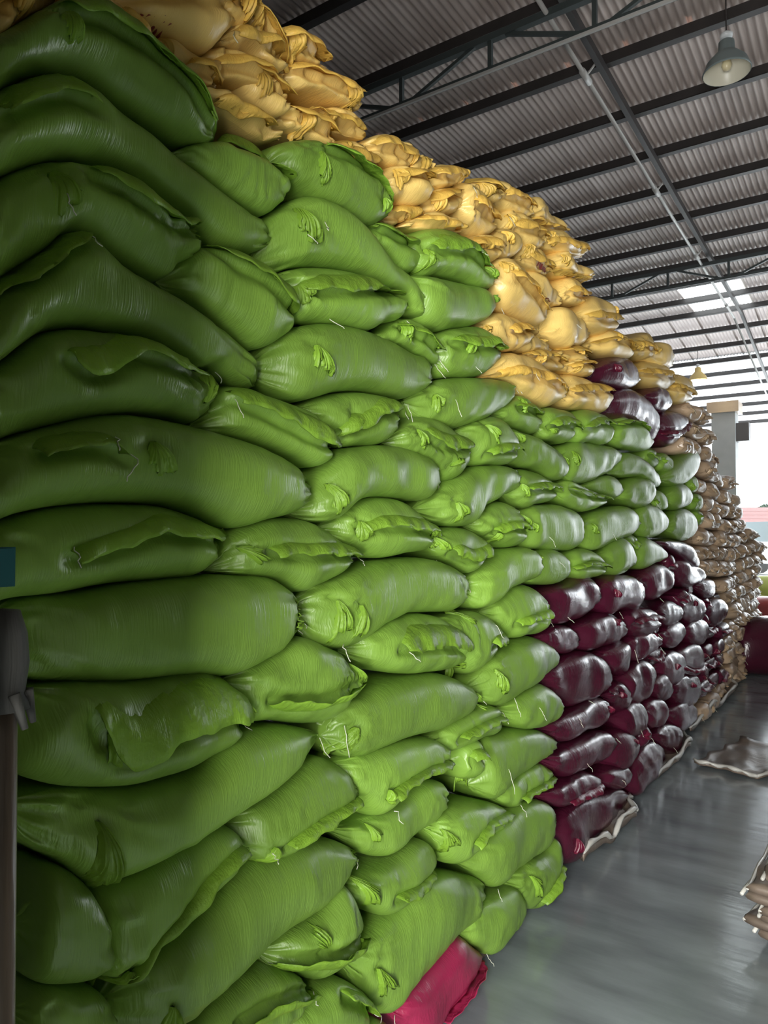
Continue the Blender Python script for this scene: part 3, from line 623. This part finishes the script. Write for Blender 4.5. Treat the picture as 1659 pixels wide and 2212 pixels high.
G('L', '968,2007 1000,1961 1050,1926 1090,1910 1120,1940 | 1110,1976 1070,2021 1030,2056 1018,2046 988,2031', t='1022,2050,.05', bulge=.09)
px_sack('pink', 'E', '812,2167 870,2111 930,2051 960,2015 1000,2035 1032,2060 | 1010,2091 960,2141 930,2186 910,2235 870,2245 838,2202', f='915,2185 960,2115 1022,2062', fw=-.02, t='1028,2060,.03', extra='lowest')
G('E', '730,2235 790,2193 812,2198 832,2215 | 800,2262 760,2270')
G('E', '20,1990 80,1855 130,1872 172,1930 190,1990 | 180,2085 110,2110 40,2100')
G('E', '10,2180 60,2112 130,2112 195,2130 215,2160 | 200,2225 130,2260 40,2250')

# --- dark red
R_ = lambda *a, **k: px_sack('maroon', *a, **k)
for sp, kw in [
 ('1143,1292 1170,1270 1210,1255 1260,1250 1278,1290 | 1250,1326 1210,1341 1180,1346', dict(t='1180,1330,.03')),
 ('1263,1292 1290,1250 1330,1240 1370,1256 | 1365,1296 1320,1316 1290,1329', dict(t='1303,1320,.04', r='1290,1270,-80,.05,30')),
 ('1360,1262 1385,1226 1415,1217 1440,1240 | 1425,1271 1390,1296', dict(t='1393,1290,.03')),
 ('1433,1227 1450,1205 1480,1215 1515,1246 | 1490,1263 1455,1263', {}),
 ('1398,1172 1440,1165 1470,1178 1503,1227 | 1480,1227 1440,1196', {}),
 ('1486,1264 1505,1248 1538,1262 | 1520,1292 1500,1287', {}),
 ('1138,1382 1170,1353 1200,1348 1243,1371 | 1225,1401 1190,1411 1163,1401', {}),
 ('1213,1367 1250,1335 1300,1322 1338,1346 | 1320,1381 1280,1396 1238,1401', dict(r='1300,1335,-40,.05,40')),
 ('1323,1347 1345,1315 1375,1310 1408,1336 | 1385,1366 1350,1376', dict(f='1340,1345 1370,1335 1400,1335')),
 ('1396,1327 1420,1295 1462,1321 | 1440,1346 1413,1351', {}),
 ('1448,1312 1465,1280 1490,1285 1513,1321 | 1490,1346 1463,1341', dict(r='1475,1295,-70,.05,40')),
 ('1508,1320 1525,1292 1560,1310 | 1545,1345 1520,1348', {}),
 ('1141,1472 1190,1426 1230,1405 1270,1412 1308,1456 | 1290,1487 1240,1516 1215,1526 1178,1502', dict(t='1240,1510,.02', bulge=.10)),
 ('1268,1417 1300,1390 1330,1385 1343,1421 | 1330,1451 1303,1451', dict(t='1325,1400,.08')),
 ('1318,1402 1350,1368 1385,1360 1418,1381 | 1395,1406 1350,1426', dict(t='1390,1395,.05')),
 ('1406,1372 1430,1345 1450,1340 1468,1366 | 1450,1391 1423,1396', {}),
 ('1458,1365 1475,1338 1500,1335 1518,1362 | 1500,1388 1472,1388', {}),
 ('1143,1572 1180,1546 1220,1526 1280,1505 1308,1531 | 1280,1562 1230,1582 1190,1599', dict(t='1205,1545,.04', r='1280,1520,-40,.05,30')),
 ('1290,1502 1312,1470 1340,1478 | 1335,1525 1310,1532', dict(r='1310,1490,-70,.05,40')),
 ('1316,1482 1340,1441 1380,1425 1403,1456 | 1380,1501 1338,1516', dict(t='1320,1470,.04')),
 ('1396,1442 1420,1410 1450,1405 1473,1431 | 1455,1466 1413,1472', dict(r='1430,1430,-60,.05,40')),
 ('1435,1427 1460,1395 1490,1385 1513,1431 | 1490,1457 1463,1457', dict(f='1445,1440 1475,1450 1508,1432')),
 ('1143,1637 1200,1606 1260,1578 1285,1575 1313,1601 | 1280,1641 1230,1661 1200,1676', dict(t='1215,1640,.04;1300,1590,.03')),
 ('1283,1642 1300,1591 1340,1575 1368,1611 | 1345,1647 1308,1662', dict(r='1335,1590,-70,.05,40')),
 ('1313,1552 1335,1515 1360,1510 1378,1551 | 1350,1591 1328,1586', dict(t='1340,1570,.04')),
 ('1363,1542 1385,1505 1428,1531 | 1405,1567 1383,1572', {}),
 ('1381,1482 1410,1450 1433,1471 | 1425,1503 1403,1512', {}),
 ('1428,1482 1455,1455 1490,1465 1502,1490 | 1485,1515 1445,1520', dict(r='1465,1470,-60,.05,40')),
 ('1393,1592 1420,1560 1445,1570 1458,1591 | 1440,1632 1418,1622', dict(t='1420,1610,.04')),
 ('1425,1540 1450,1512 1480,1515 1495,1540 | 1475,1570 1440,1575', {}),
 ('1138,1717 1190,1681 1240,1660 1273,1681 | 1240,1721 1200,1737 1168,1737', dict(f='1190,1730 1225,1712 1265,1690')),
 ('1260,1682 1290,1651 1330,1650 1348,1671 | 1320,1697 1288,1697', dict(t='1290,1675,.02')),
 ('1333,1692 1350,1641 1380,1600 1423,1611 | 1405,1662 1370,1702 1353,1717', {}),
 ('1173,1802 1200,1751 1250,1716 1310,1697 1358,1726 | 1330,1757 1270,1802 1230,1852 1193,1859', dict(bulge=.10, r='1205,1800,-95,.07,30')),
 ('1251,817 1285,781 1310,768 1350,790 1371,826 | 1350,841 1310,844 1273,831', dict(r='1290,790,-60,.05,40')),
 ('1278,887 1300,851 1340,842 1380,871 1411,931 | 1400,956 1370,932 1330,912 1293,902', dict(bulge=.10)),
 ('1370,862 1395,835 1420,845 1435,868 | 1420,890 1390,888', {}),
 ('1400,920 1415,893 1445,890 1475,905 | 1455,940 1415,958', dict(f='1408,940 1440,938 1470,915')),
]:
    kw = dict(kw); kw.setdefault('fw', .03)
    R_('L' if 'f' not in kw else 'E', sp, q=1, **kw)

# --- yellow
Y_ = lambda *a, **k: px_sack('yellow', *a, **k)
for sp, kw in [
 ('-80,60 0,-10 60,-30 112,18 | 60,42 0,72 -40,100', dict(pr='0,40 18,58')),
 ('50,-8 110,-12 180,5 240,40 285,75 318,132 | 250,86 190,38 130,16 80,10', dict(f='215,72 260,92 300,125', fw=.04, pr='200,-4 228,18')),
 ('205,12 260,-60 340,-70 420,-22 470,40 482,62 | 450,96 410,131 370,112 320,82 270,62 235,38', dict(pr='268,58 335,88', t='470,70,.06')),
 ('310,122 322,92 370,106 420,141 462,192 | 420,197 380,168 340,142', dict(f='375,165 410,170 458,196', fw=.03, r='320,85,-70,.06,30')),
 ('425,42 445,-45 495,-30 505,60 | 482,82 450,62', dict(r='480,-5,-85,.09,24')),
 ('452,102 480,70 520,86 560,116 588,152 | 575,172 520,132 480,117', {}),
 ('492,40 512,8 545,58 580,105 605,152 | 570,135 530,95', dict(f='505,45 545,85 598,150', fw=.03)),
 ('555,98 588,70 622,86 662,130 692,162 | 645,155 600,130', dict(r='585,78,-50,.09,28')),
 ('578,163 620,140 662,166 722,192 763,242 | 720,233 660,208 610,193', dict(r='715,190,-45,.09,22')),
 ('500,142 540,150 580,176 608,222 | 590,258 550,233 515,183', {}),
 ('418,152 440,112 490,121 540,161 578,187 | 540,193 480,178 440,173', dict(f='440,150 490,160 560,185', fw=.03, r='430,130,-70,.06,30')),
 ('640,237 690,235 732,241 772,276 783,302 | 740,293 700,278 660,263', dict(f='655,245 700,270 760,290', fw=.03)),
 ('588,233 640,241 692,266 713,312 | 690,323 650,293 610,268', {}),
 ('395,202 450,201 500,231 545,256 605,302 | 560,303 500,263 440,233', dict(f='440,235 500,262 560,290', fw=.03)),
 ('698,342 720,310 762,326 792,346 803,376 | 790,392 755,387 723,362', dict(r='720,305,-80,.06,34')),
 ('768,322 790,300 840,305 872,330 873,362 | 850,374 813,357', dict(r='865,330,-70,.07,34')),
 ('798,402 820,368 852,371 892,391 900,421 | 880,452 840,447 813,432', dict(f='820,400 850,392 890,405', fw=.03)),
 ('858,382 880,330 902,346 908,381 | 890,402', dict(r='890,345,-95,.07,30')),
 ('883,392 910,365 952,371 977,386 978,401 | 940,414 898,410', dict(r='960,372,-60,.05,40')),
 ('883,442 910,415 952,411 972,426 973,456 | 940,474 903,462', dict(f='900,445 935,432 965,425', fw=.03)),
 ('820,467 840,448 872,451 893,471 | 860,482 833,487', dict(r='865,455,-60,.05,40')),
 ('853,492 900,465 952,491 983,512 | 930,508 888,502', dict(f='870,485 920,500 970,508', fw=.03)),
 ('964,452 974,400 1000,410 1032,451 1053,492 | 1030,517 988,502', dict(t='972,420,.06')),
 ('998,402 1030,388 1056,396 1063,431 | 1035,447 1013,432', dict(r='1010,400,-50,.07,30')),
 ('1056,432 1061,395 1092,416 1127,441 1133,472 | 1110,477 1078,457', dict(r='1105,420,-60,.04,40')),
 ('1123,467 1136,430 1172,456 1207,486 1216,503 | 1190,507 1148,487', dict(f='1130,478 1165,492 1205,505', fw=.02)),
 ('1073,502 1080,460 1122,481 1152,506 1158,531 | 1130,547 1093,517', dict(t='1078,475,.05')),
 ('1143,532 1160,500 1202,516 1243,541 1238,560 | 1200,557 1163,542', dict(t='1145,515,.04')),
 ('1104,562 1114,525 1152,551 1172,581 1178,600 | 1150,597 1118,577', dict(pr='1130,575 1165,598')),
 ('1163,582 1180,550 1222,571 1257,591 1248,614 | 1220,607 1183,592', dict(f='1175,590 1210,605 1245,612', fw=.02)),
 ('1040,592 1050,565 1092,591 1132,626 1152,661 1158,692 | 1130,714 1090,692 1053,652', dict(t='1044,575,.05')),
 ('1122,627 1130,590 1162,611 1192,636 1198,662 | 1175,667 1143,652', dict(pr='1135,645 1165,660')),
 ('1193,642 1205,605 1242,626 1263,651 | 1235,662 1208,657', {}),
 ('1163,718 1172,672 1195,668 1232,690 1256,716 1258,736 | 1235,753 1188,747', dict(bulge=.09, t='1188,710,.03')),
 ('1016,717 1035,685 1082,686 1112,706 1133,731 | 1110,751 1070,763 1033,747', dict(f='1055,725 1085,722 1125,715', fw=.04, r='1025,700,-80,.06,30')),
 ('1088,747 1120,722 1152,735 1183,757 | 1165,770 1140,762 1108,762', dict(r='1150,725,-30,.06,34')),
 ('1108,772 1140,757 1177,766 1208,787 | 1190,801 1150,801 1123,787', {}),
 ('1193,800 1215,778 1255,775 1278,792 | 1262,812 1225,815', dict(f='1205,795 1235,790 1275,785', fw=.02)),
 ('1190,765 1215,748 1250,755 1262,772 | 1240,785 1210,783', dict(r='1225,752,-80,.05,40')),
 ('1028,817 1050,775 1100,768 1152,796 1192,821 1203,851 | 1180,877 1150,882 1110,857 1078,827', dict(bulge=.10, t='1098,810,.05')),
 ('1188,852 1205,815 1252,826 1306,846 | 1290,887 1240,887 1203,877', dict(bulge=.09, r='1198,820,-95,.10,16')),
 ('1228,692 1260,640 1292,670 1323,702 | 1300,722 1258,722', dict(r='1285,665,-60,.06,34')),
 ('1252,747 1290,715 1332,741 1353,777 | 1310,777 1278,767', dict(f='1265,745 1300,740 1345,765', fw=.02)),
 ('1338,757 1355,732 1387,735 1393,767 | 1365,780', {}),
 ('1376,772 1392,745 1425,755 1442,785 | 1420,805 1392,795', {}),
 ('1356,812 1378,782 1415,792 1443,815 | 1425,842 1385,838', {}),
 ('983,542 1000,515 1032,520 1053,547 | 1040,572 1003,567', dict(r='1010,525,-60,.05,40')),
 ('1038,532 1055,500 1082,505 1098,537 | 1075,567 1053,562', {}),
 ('1425,840 1440,812 1470,830 1482,858 | 1465,872 1440,868', {}),
]:
    kw = dict(kw); kw.setdefault('fw', .045)
    a_, b_ = sp.split('|'); P_ = pts(a_); Q_ = pts(b_); rr = random.random
    if 'f' not in kw and rr() < .75:
        x0_, y0_ = P_[0]; x1_, y1_ = P_[-1]
        t_ = [(.12, rr() * 8 - 4), (.5, -6 + rr() * 14), (.88, rr() * 8 - 4)]
        my = (sum(p[1] for p in P_[1:-1]) / max(1, len(P_) - 2) + sum(p[1] for p in Q_) / len(Q_)) / 2
        kw['f'] = ' '.join(f'{x0_ + (x1_ - x0_) * u:.0f},{(y0_ + (y1_ - y0_) * u) * .35 + (my + (y1_ - y0_) * (u - .5)) * .65 + v:.0f}' for u, v in t_)
    if 'r' not in kw and rr() < .6: kw['r'] = f'{P_[1][0]:.0f},{P_[1][1] + 6:.0f},{-100 + 60 * rr():.0f},.07,34'
    Y_('E' if 'f' in kw else 'L', sp, q=1, **kw)

# --- the rest of the stack: rows laid like brickwork wherever no sack is placed yet
zone_m = [(1145,1250),(1400,1165),(1530,1240),(1562,1300),(1550,1480),(1350,1720),(1190,1865),(1140,1700)]
zone_u = [(1253,770),(1370,770),(1470,890),(1480,960),(1390,950),(1280,890)]
zone_g = [(-400,100),(110,18),(462,300),(700,310),(830,470),(1050,600),(1060,750),(1100,830),(1300,890),(1400,960),(1500,985),(1500,1165),(1400,1165),(1145,1255),(1180,1600),(1180,1900),(1030,2060),(820,2300),(-400,2400)]
def top_limit(s):
    if s < 6.0: return 2.86
    if s < 7.2: return 2.86 - (s - 6.0) * .30
    return max(1.5, 2.5 - (s - 7.2) * .33)
polys = [d['poly'] for d in SACKS]
bbs = [(p[:, 0].min(), p[:, 0].max(), p[:, 1].min(), p[:, 1].max()) for p in polys]
def covered(p):
    return any(b[0] < p[0] < b[1] and b[2] < p[1] < b[3] and inside(p, q) for b, q in zip(bbs, polys))
def col_at(s, z):
    q = pix((-DW, s, z))
    if inside(q, zone_m) or inside(q, zone_u): return 'maroon'
    if inside(q, zone_g): return 'green'
    return 'tan' if s > 5.2 and z < 2.75 else 'yellow'
RH = 0.146
row = 0
while row * RH < 2.8:
    z0_ = row * RH + .004; s = 0.55 + (row % 2) * 0.23 + rng.uniform(0, .08)
    while s < 10.4:
        w = rng.uniform(.40, .58) if s < 5 else rng.uniform(.38, .52)
        sc_ = s + w / 2; z = z0_ + (.028 * math.sin(1.9 * sc_ + 1.3) + rng.normal(0, .008) if row else 0) ; zc = z + RH / 2
        pxx = pix((-DW, sc_, zc))
        if zc + RH / 2 < top_limit(sc_) + .03 and pxx[0] > -60:
            # trim the slot to its free part
            ts = np.linspace(0.04, 0.96, 12); fr = [not covered((s + w * t, zc)) and not covered((s + w * t, zc + .045)) for t in ts]
            best = (0, 0); i = 0
            while i < 12:
                if fr[i]:
                    j = i
                    while j < 12 and fr[j]: j += 1
                    if j - i > best[1] - best[0]: best = (i, j)
                    i = j
                else: i += 1
            if best[1] - best[0] >= 4:
                a = s + w * (best[0] / 12); b = s + w * (best[1] / 12)
                lo = z; hi = z + RH
                mid = (a + b) / 2
                while covered((mid, lo + .02)) and lo < z + RH * .5: lo += .02
                while covered((mid, hi - .02)) and hi > z + RH * .5: hi -= .02
                if hi - lo > .05:
                    c = col_at(mid, (lo + hi) / 2); jz = lambda: rng.normal(0, .006)
                    zl, zr = (lo + hi) / 2 + rng.normal(0, .03), (lo + hi) / 2 + rng.normal(0, .03)
                    T = [(a, zl), (a + .12 * (b - a), hi - .02 + jz()), (a + .35 * (b - a), hi + jz()), (a + .7 * (b - a), hi + jz()), (a + .9 * (b - a), hi - .025 + jz()), (b, zr)]
                    B = [(a, zl), (a + .1 * (b - a), lo + .02), (a + .35 * (b - a), lo + .003), (a + .7 * (b - a), lo + .003), (a + .9 * (b - a), lo + .02), (b, zr)]
                    fl_, rf, th_ = [], [], []
                    k = rng.random()
                    if k < .55: fl_ = [([np.array((a + .15 * (b - a), zc + rng.normal(0, .012))), np.array((mid, zc - .02 + rng.normal(0, .012))), np.array((a + .85 * (b - a), zc + rng.normal(0, .012)))], .035)]
                    if k > .35: rf = [(np.array((a + .12 * (b - a), zc + .01)), math.radians(rng.uniform(-110, 20)), rng.uniform(.05, .08), math.radians(rng.uniform(22, 45)))]
                    if k > .5: th_ = [(np.array((a + .05, zc)), rng.uniform(.03, .06))]
                    add_sack(c, 'E' if k < .55 else 'L', T, B, fl_, rf, th_, (), None, rng.normal(0.0, .02), 0, 'fill')
        s += w
    row += 1

# --- labels: how the sack looks, its layer above the floor and its count along that layer
layers = {}
for d in SACKS: layers.setdefault((d['colour'], min(21, int(d['c'][1] / RH))), []).append(d)
FROM = {'green': 'from the pole', 'maroon': 'from the green sacks', 'yellow': 'from the pole', 'tan': 'from the far end', 'pink': ''}
for (c, k), ds in layers.items():
    ds.sort(key=lambda d: -d['c'][0] if c == 'tan' else d['c'][0])
    for i, d in enumerate(ds):
        if d['kind'] == 'L': look = 'lying lengthwise' + (' with bunched end' if d['rufs'] else '')
        else: look = 'laid end-on' + (' with folded mouth flap' if d['flaps'] else '')
        if d['extra'] == 'creased': look = 'with fine shiny creases'
        big = 'fat ' if d['th'] > .19 else ('flat ' if d['th'] < .11 else '')
        n_ = 'first' if i == 0 else ORD[i]
        if c == 'maroon': look = look.replace('laid end-on with folded mouth flap', 'with mouth flap').replace('lying lengthwise with bunched end', 'with bunched end')
        lay = 'bottom' if k == 0 else ORD[k]
        lab = f"{big}{CW[c]} sack {look}, {n_} {FROM[c]}, {lay} layer"
        if c == 'pink': lab = 'bright magenta woven sack on the floor under the green stack'
        tag(d['root'], lab, 'sack', {'green': 'green grain sacks of the stack', 'maroon': 'dark red grain sacks of the stack', 'yellow': 'yellow grain sacks on top of the stack', 'tan': 'khaki grain sacks at the far end of the stack', 'pink': None}[c])

# ------------------------------------------------------------------ things on the floor
def sheet(name, poly, label, material, thick=.02, wave=.03, seed=1, cat='empty sack', group=None, edge=True, n=18):
    """An empty sack lying crumpled: four px corners on the floor, real thickness and folds."""
    r = np.random.default_rng(seed); C = [on_z(x, y, 0) for x, y in poly]
    loc = np.mean(C, 0); loc[2] = 0; ph = r.uniform(0, 6.28, 8); V = []
    for side in (0, 1):
        for i in range(n + 1):
            for j in range(n + 1):
                u, v = i / n, j / n
                p = C[0] * (1-u) * (1-v) + C[1] * u * (1-v) + C[2] * u * v + C[3] * (1-u) * v
                e = min(u, 1-u, v, 1-v)
                wv = wave * (.5 + .35 * math.sin(9 * u + 4 * v + ph[0]) + .3 * math.sin(5 * u - 11 * v + ph[1]) + .2 * math.sin(23 * u + 17 * v + ph[2]))
                wv = max(0, wv) + (wave * .8 * max(0, 1 - e / .10) * (.6 + .4 * math.sin(14 * (u + v) + ph[3])))
                off = np.array([.015 * math.sin(17 * v + ph[4]), .02 * math.sin(13 * u + ph[5]), 0])
                V.append(p + off + np.array([0, 0, .003 + wv * (1 if not side else .75) + (thick if not side else 0)]))
    w = n + 1; o = w * w; Fc = []
    for i in range(n):
        for j in range(n):
            f = (i*w+j, (i+1)*w+j, (i+1)*w+j+1, i*w+j+1); Fc.append(f); Fc.append(tuple(k + o for k in f[::-1]))
    for k in range(n):
        for a, b in (((k)*w, (k+1)*w), ((k+1)*w+n, k*w+n), (k+1, k), (n*w+k, n*w+k+1)): Fc.append((a, o + a, o + b, b) if True else 0)
    root = empty(name, loc); obj('sack_cloth', rel(V, loc), Fc, material, root)
    if edge:
        # pale rolled hems along two edges
        for idx in ([i * w for i in range(w)], [n * w + j for j in range(w)]):
            P = [np.array(V[k]) + np.array([0, 0, .006]) for k in idx]
            MB().tube(rel(P, loc), [.006 + .010 * abs(math.sin(k * .7 + ph[6])) for k in range(len(P))], 6).build('hem', M['silver'], root, True)
    tag(root, label, cat, group); return root
sheet('empty_sack', [(1255,1885),(1372,1775),(1340,1700),(1185,1835)], 'crumpled brown empty sack under the lowest dark red sack', M['brown'], wave=.055, seed=3)
sheet('empty_sack', [(1395,1715),(1495,1630),(1460,1560),(1340,1680)], 'brown empty sack spread along the foot of the dark red sacks', M['brown'], wave=.045, seed=4)
sheet('empty_sack', [(1488,1590),(1590,1500),(1570,1460),(1470,1540)], 'dull olive empty sack at the corner of the dark red stack', M['brown'], wave=.05, seed=5)
sheet('empty_sack', [(1040,2075),(1125,1985),(1095,1940),(985,2040)], 'pale edged empty sack under the lowest green sacks', M['brown'], wave=.015, seed=6)
sheet('empty_sack', [(1502,1655),(1640,1688),(1760,1640),(1600,1602)], 'large flat brown empty sack with pale hems lying alone on the concrete', M['brown'], wave=.02, seed=8, thick=.012)
# bundle of folded sacks at the right
b0 = on_z(1652, 2050, 0)
for k in range(8):
    r = np.random.default_rng(60 + k); n = 16; t = .034; V = []; w_, l_ = .40 + r.normal(0, .01), .60 + r.normal(0, .02); ph = r.uniform(0, 6.28, 3)
    for i in range(n + 1):
        for j in range(12):
            a = 2 * math.pi * j / 12; y_ = -l_ / 2 + l_ * i / n
            V.append((w_ / 2 * math.copysign(abs(math.cos(a)) ** .35, math.cos(a)) + .012 * math.sin(5 * y_ / l_ * 3 + ph[0]), y_, t / 2 + t * .48 * math.copysign(abs(math.sin(a)) ** .8, math.sin(a)) + .004 * math.sin(9 * y_ + ph[1])))
    Fc = [(i*12+j, i*12+(j+1) % 12, (i+1)*12+(j+1) % 12, (i+1)*12+j) for i in range(n) for j in range(12)] + [tuple(range(12))[::-1], tuple(range(n*12, n*12+12))]
    root = empty('folded_sack', (b0[0] + .20 + r.normal(0, .018), b0[1] + .22 + r.normal(0, .02), .002 + k * (t + .0045) + .004)); root.rotation_euler = (0, 0, r.normal(-.1, .08))
    obj('sack_cloth', V, Fc, M['brown'], root)
    e = [(-w_ / 2 - .002, -l_ / 2 + l_ * i / 10, t * .5 + .006 * math.sin(i * 1.3 + ph[2])) for i in range(11)]
    MB().tube(e, .007, 6).build('fold_edge', M['silver'], root, True)
    tag(root, 'lowest folded brown sack of the small bundle on the floor' if k == 0 else 'topmost folded brown sack of the small bundle on the floor' if k == 7 else f'folded brown sack, {ORD[k]} up from the floor in the small bundle', 'folded sack', 'folded sacks in the floor bundle')

def free_sack(name, colour, ctr, length, height, yaw, label, cat='sack', depth=.3, base=0.0):
    e1 = np.array([math.cos(yaw), math.sin(yaw), 0]); fw = np.array([-e1[1], e1[0], 0])
    if fw @ (CAM - np.asarray(ctr)) < 0: fw = -fw
    L, h = length / 2, height
    T = [(-L, h * .45), (-L * .85, h * .82), (-L * .4, h), (L * .4, h), (L * .85, h * .8), (L, h * .45)]
    B = [(-L, h * .45), (-L * .85, h * .08), (-L * .4, 0.004), (L * .4, 0.004), (L * .85, h * .08), (L, h * .45)]
    org = np.array([ctr[0], ctr[1], base]); s = Sack(T, B, e1, fw, org, depth, depth, 30, 77)
    V, Fc = s.mesh(28); o = obj(name, rel(V, org), Fc, M[colour], None, True, org); tag(o, label, cat); return o
p = on_z(1650, 1462, 0)
free_sack('grain_sack', 'maroon', (p[0] + .05, p[1] + .25, 0), 1.05, .62, math.atan2(RIGHT[1], RIGHT[0]), 'big dark red sack lying alone on the concrete past the stack', depth=.30)

# pole with a rag, and a teal corner
pb = on_x(17, 1900, -0.62); pole = empty('wooden_pole', (pb[0], pb[1], 0)); tag(pole, 'weathered upright wooden pole with a grey rag on its top', 'pole')
pt = on_x(8, 1345, -0.62)
MB().tube([(0.0, -.004, 0), (0, -.003, .5), (-.002, -.004, 1.0), (-.004, -.006, pt[2])], .013, 10).build('pole_shaft', M['pole'], pole, True)
mb = MB(); ph = rng.uniform(0, 6.28, 3)
mb.lathe([(.001, .012), (.014, .01), (.02, -.01), (.022, -.035), (.019, -.06), (.023, -.075), (.001, -.078)], (-.004, -.006, pt[2]), 22)
for k in range(5): mb.tube([(-.004 + .02 * math.cos(k), -.006 + .02 * math.sin(k), pt[2] - .06), (-.004 + .026 * math.cos(k + .3), -.006 + .026 * math.sin(k + .3), pt[2] - .09)], [.006, .003], 5)
mb.build('rag', M['rag'], pole, True)
q = on_x(12, 1225, -1.08)
tc_ = MB().box((0, -.16, -.03), (.02, .015, .03)).box((.02, -.15, -.028), (.026, .010, .028)); 
o = tc_.build('plastic_box', M['teal'], None, False, (q[0] - .02, q[1], q[2])); tag(o, 'small teal plastic box by the wooden pole', 'box')

# ------------------------------------------------------------------ beyond the far end
cpos = at_depth(1567, 1000, 20)
cr = empty('concrete_column', (cpos[0], cpos[1], 0)); tag(cr, 'grey plastered concrete column at the open far end', 'column')
MB().box((-.30, -.30, 0), (.30, .30, 4.9)).build('shaft', M['plaster'], cr); MB().box((-.40, -.40, 4.9), (.40, .40, 5.2)).build('capital', M['tan'], cr)
MB().box((.302, -.18, 4.1), (.62, .18, 4.6)).build('switch_box', M['steel'], cr)
r0 = at_depth(1650, 1345, 13)
free_sack('grain_sack', 'red', (r0[0], r0[1], 0), 1.3, .42, YAW, 'bright red sack on the floor behind the big dark red one', depth=.35)
l0 = at_depth(1660, 1300, 17); lr = empty('tarpaulin_heap', (l0[0], l0[1], 0)); tag(lr, 'yellow-green tarpaulin heap outside behind the red sack', 'tarpaulin')
n = 14; V = []; 
for i in range(n + 1):
    for j in range(n + 1):
        u, v = i / n, j / n; hgt = .55 * (math.sin(math.pi * u) * math.sin(math.pi * v)) ** .35 + .03 * math.sin(9 * u + 7 * v)
        V.append((-1.0 + 2.0 * u, -.6 + 1.2 * v, max(0.0, hgt) if 0 < i < n and 0 < j < n else 0))
obj('tarpaulin', V, [(i*(n+1)+j, (i+1)*(n+1)+j, (i+1)*(n+1)+j+1, i*(n+1)+j+1) for i in range(n) for j in range(n)], M['lime'], lr)
t0 = at_depth(1690, 1250, 27); tr = empty('parked_truck', (t0[0], t0[1], 0)); tr.rotation_euler = (0, 0, YAW); tag(tr, 'white truck parked in the yard behind the tarpaulin heap', 'truck')
MB().box((-1.0, -1.0, .45), (2.4, 1.0, 1.25)).build('cargo_bed', M['white'], tr); MB().box((-1.02, -1.03, .85), (2.4, -1.0, .97)).build('grey_stripe', M['steel'], tr)
MB().box((-.9, -.9, 1.25), (.9, .9, 2.0)).build('cab', M['darkteal'], tr)
MB().box((-.7, -.93, 1.5), (.7, -.9, 1.85)).build('window', M['white'], tr)
for xx in (-.4, 1.7):
    for yy in (-.95, .95): MB().tube([(xx, yy - .1, .4), (xx, yy + .1, .4)], .4, 18).build('wheel', M['steel'], tr)
h0 = at_depth(1680, 1150, 48); hr = empty('house', (h0[0], h0[1], 0)); hr.rotation_euler = (0, 0, YAW); tag(hr, 'low house with a faded red tiled roof across the yard', 'house')
MB().box((-3.0, -3, 0), (7, 3, 1.6)).build('walls', M['plaster'], hr)
for k in range(7):
    z0 = 1.5 + k * .25; yy = -3.4 + k * .48
    MB().add([(-3.4, yy, z0), (7.4, yy, z0), (7.4, yy + .55, z0 + .27), (-3.4, yy + .55, z0 + .27), (-3.4, yy, z0 - .06), (7.4, yy, z0 - .06), (7.4, yy + .55, z0 + .2), (-3.4, yy + .55, z0 + .2)],
             [(0,1,2,3),(7,6,5,4),(0,4,5,1),(1,5,6,2),(2,6,7,3),(3,7,4,0)]).build('tile_course', M['tile'], hr)
for xx in (-1.5, 1.0, 3.5): MB().box((xx, -3.04, .5), (xx + .9, -2.98, 1.3)).build('window', M['darkteal'], hr)
g0 = at_depth(1668, 1100, 62); tree = empty('distant_tree', (g0[0], g0[1], 0)); tag(tree, 'dark green tree top showing over the red tiled roof', 'tree')
MB().tube([(0, 0, 0), (0, 0, 2.2)], [.18, .12], 8).build('trunk', M['bark'], tree, True)
r = np.random.default_rng(5); V = []; Fc = []
for k in range(900):
    d = r.normal(0, 1, 3); d /= np.linalg.norm(d); c = d * r.uniform(.6, 1) * np.array([1.3, 1.3, 1.1]) + np.array([0, 0, 3.1]); a = r.normal(0, .14, 3); b = r.normal(0, .14, 3)
    m_ = len(V); V += [c - a, c + b, c + a, c - b]; Fc.append((m_, m_+1, m_+2, m_+3))
obj('crown', V, Fc, M['leaf'], tree, False)
# scattering box added to imitate lens veil around the bright far end
hz = MB().box((-8.9, 8.0, 0.005), (3.95, 27.6, 5.1)).build('lens_veil', M['thread']); tag(hz, 'pale haze added for lens veil at the back of the hall', 'haze', None, 'stuff')
hm = bpy.data.materials.new('lens_veil'); hm.use_nodes = True; nt = hm.node_tree; nt.nodes.clear()
o_ = nt.nodes.new('ShaderNodeOutputMaterial'); v_ = nt.nodes.new('ShaderNodeVolumeScatter'); v_.inputs['Density'].default_value = 0.009; v_.inputs['Anisotropy'].default_value = 0.1
v_.inputs['Color'].default_value = (1, 0.97, 0.95, 1); nt.links.new(v_.outputs[0], o_.inputs['Volume']); hz.data.materials[0] = hm
print('sacks', len(SACKS), {c: sum(d['colour'] == c for d in SACKS) for c in CW}, 'fill', sum(d['extra'] == 'fill' for d in SACKS))
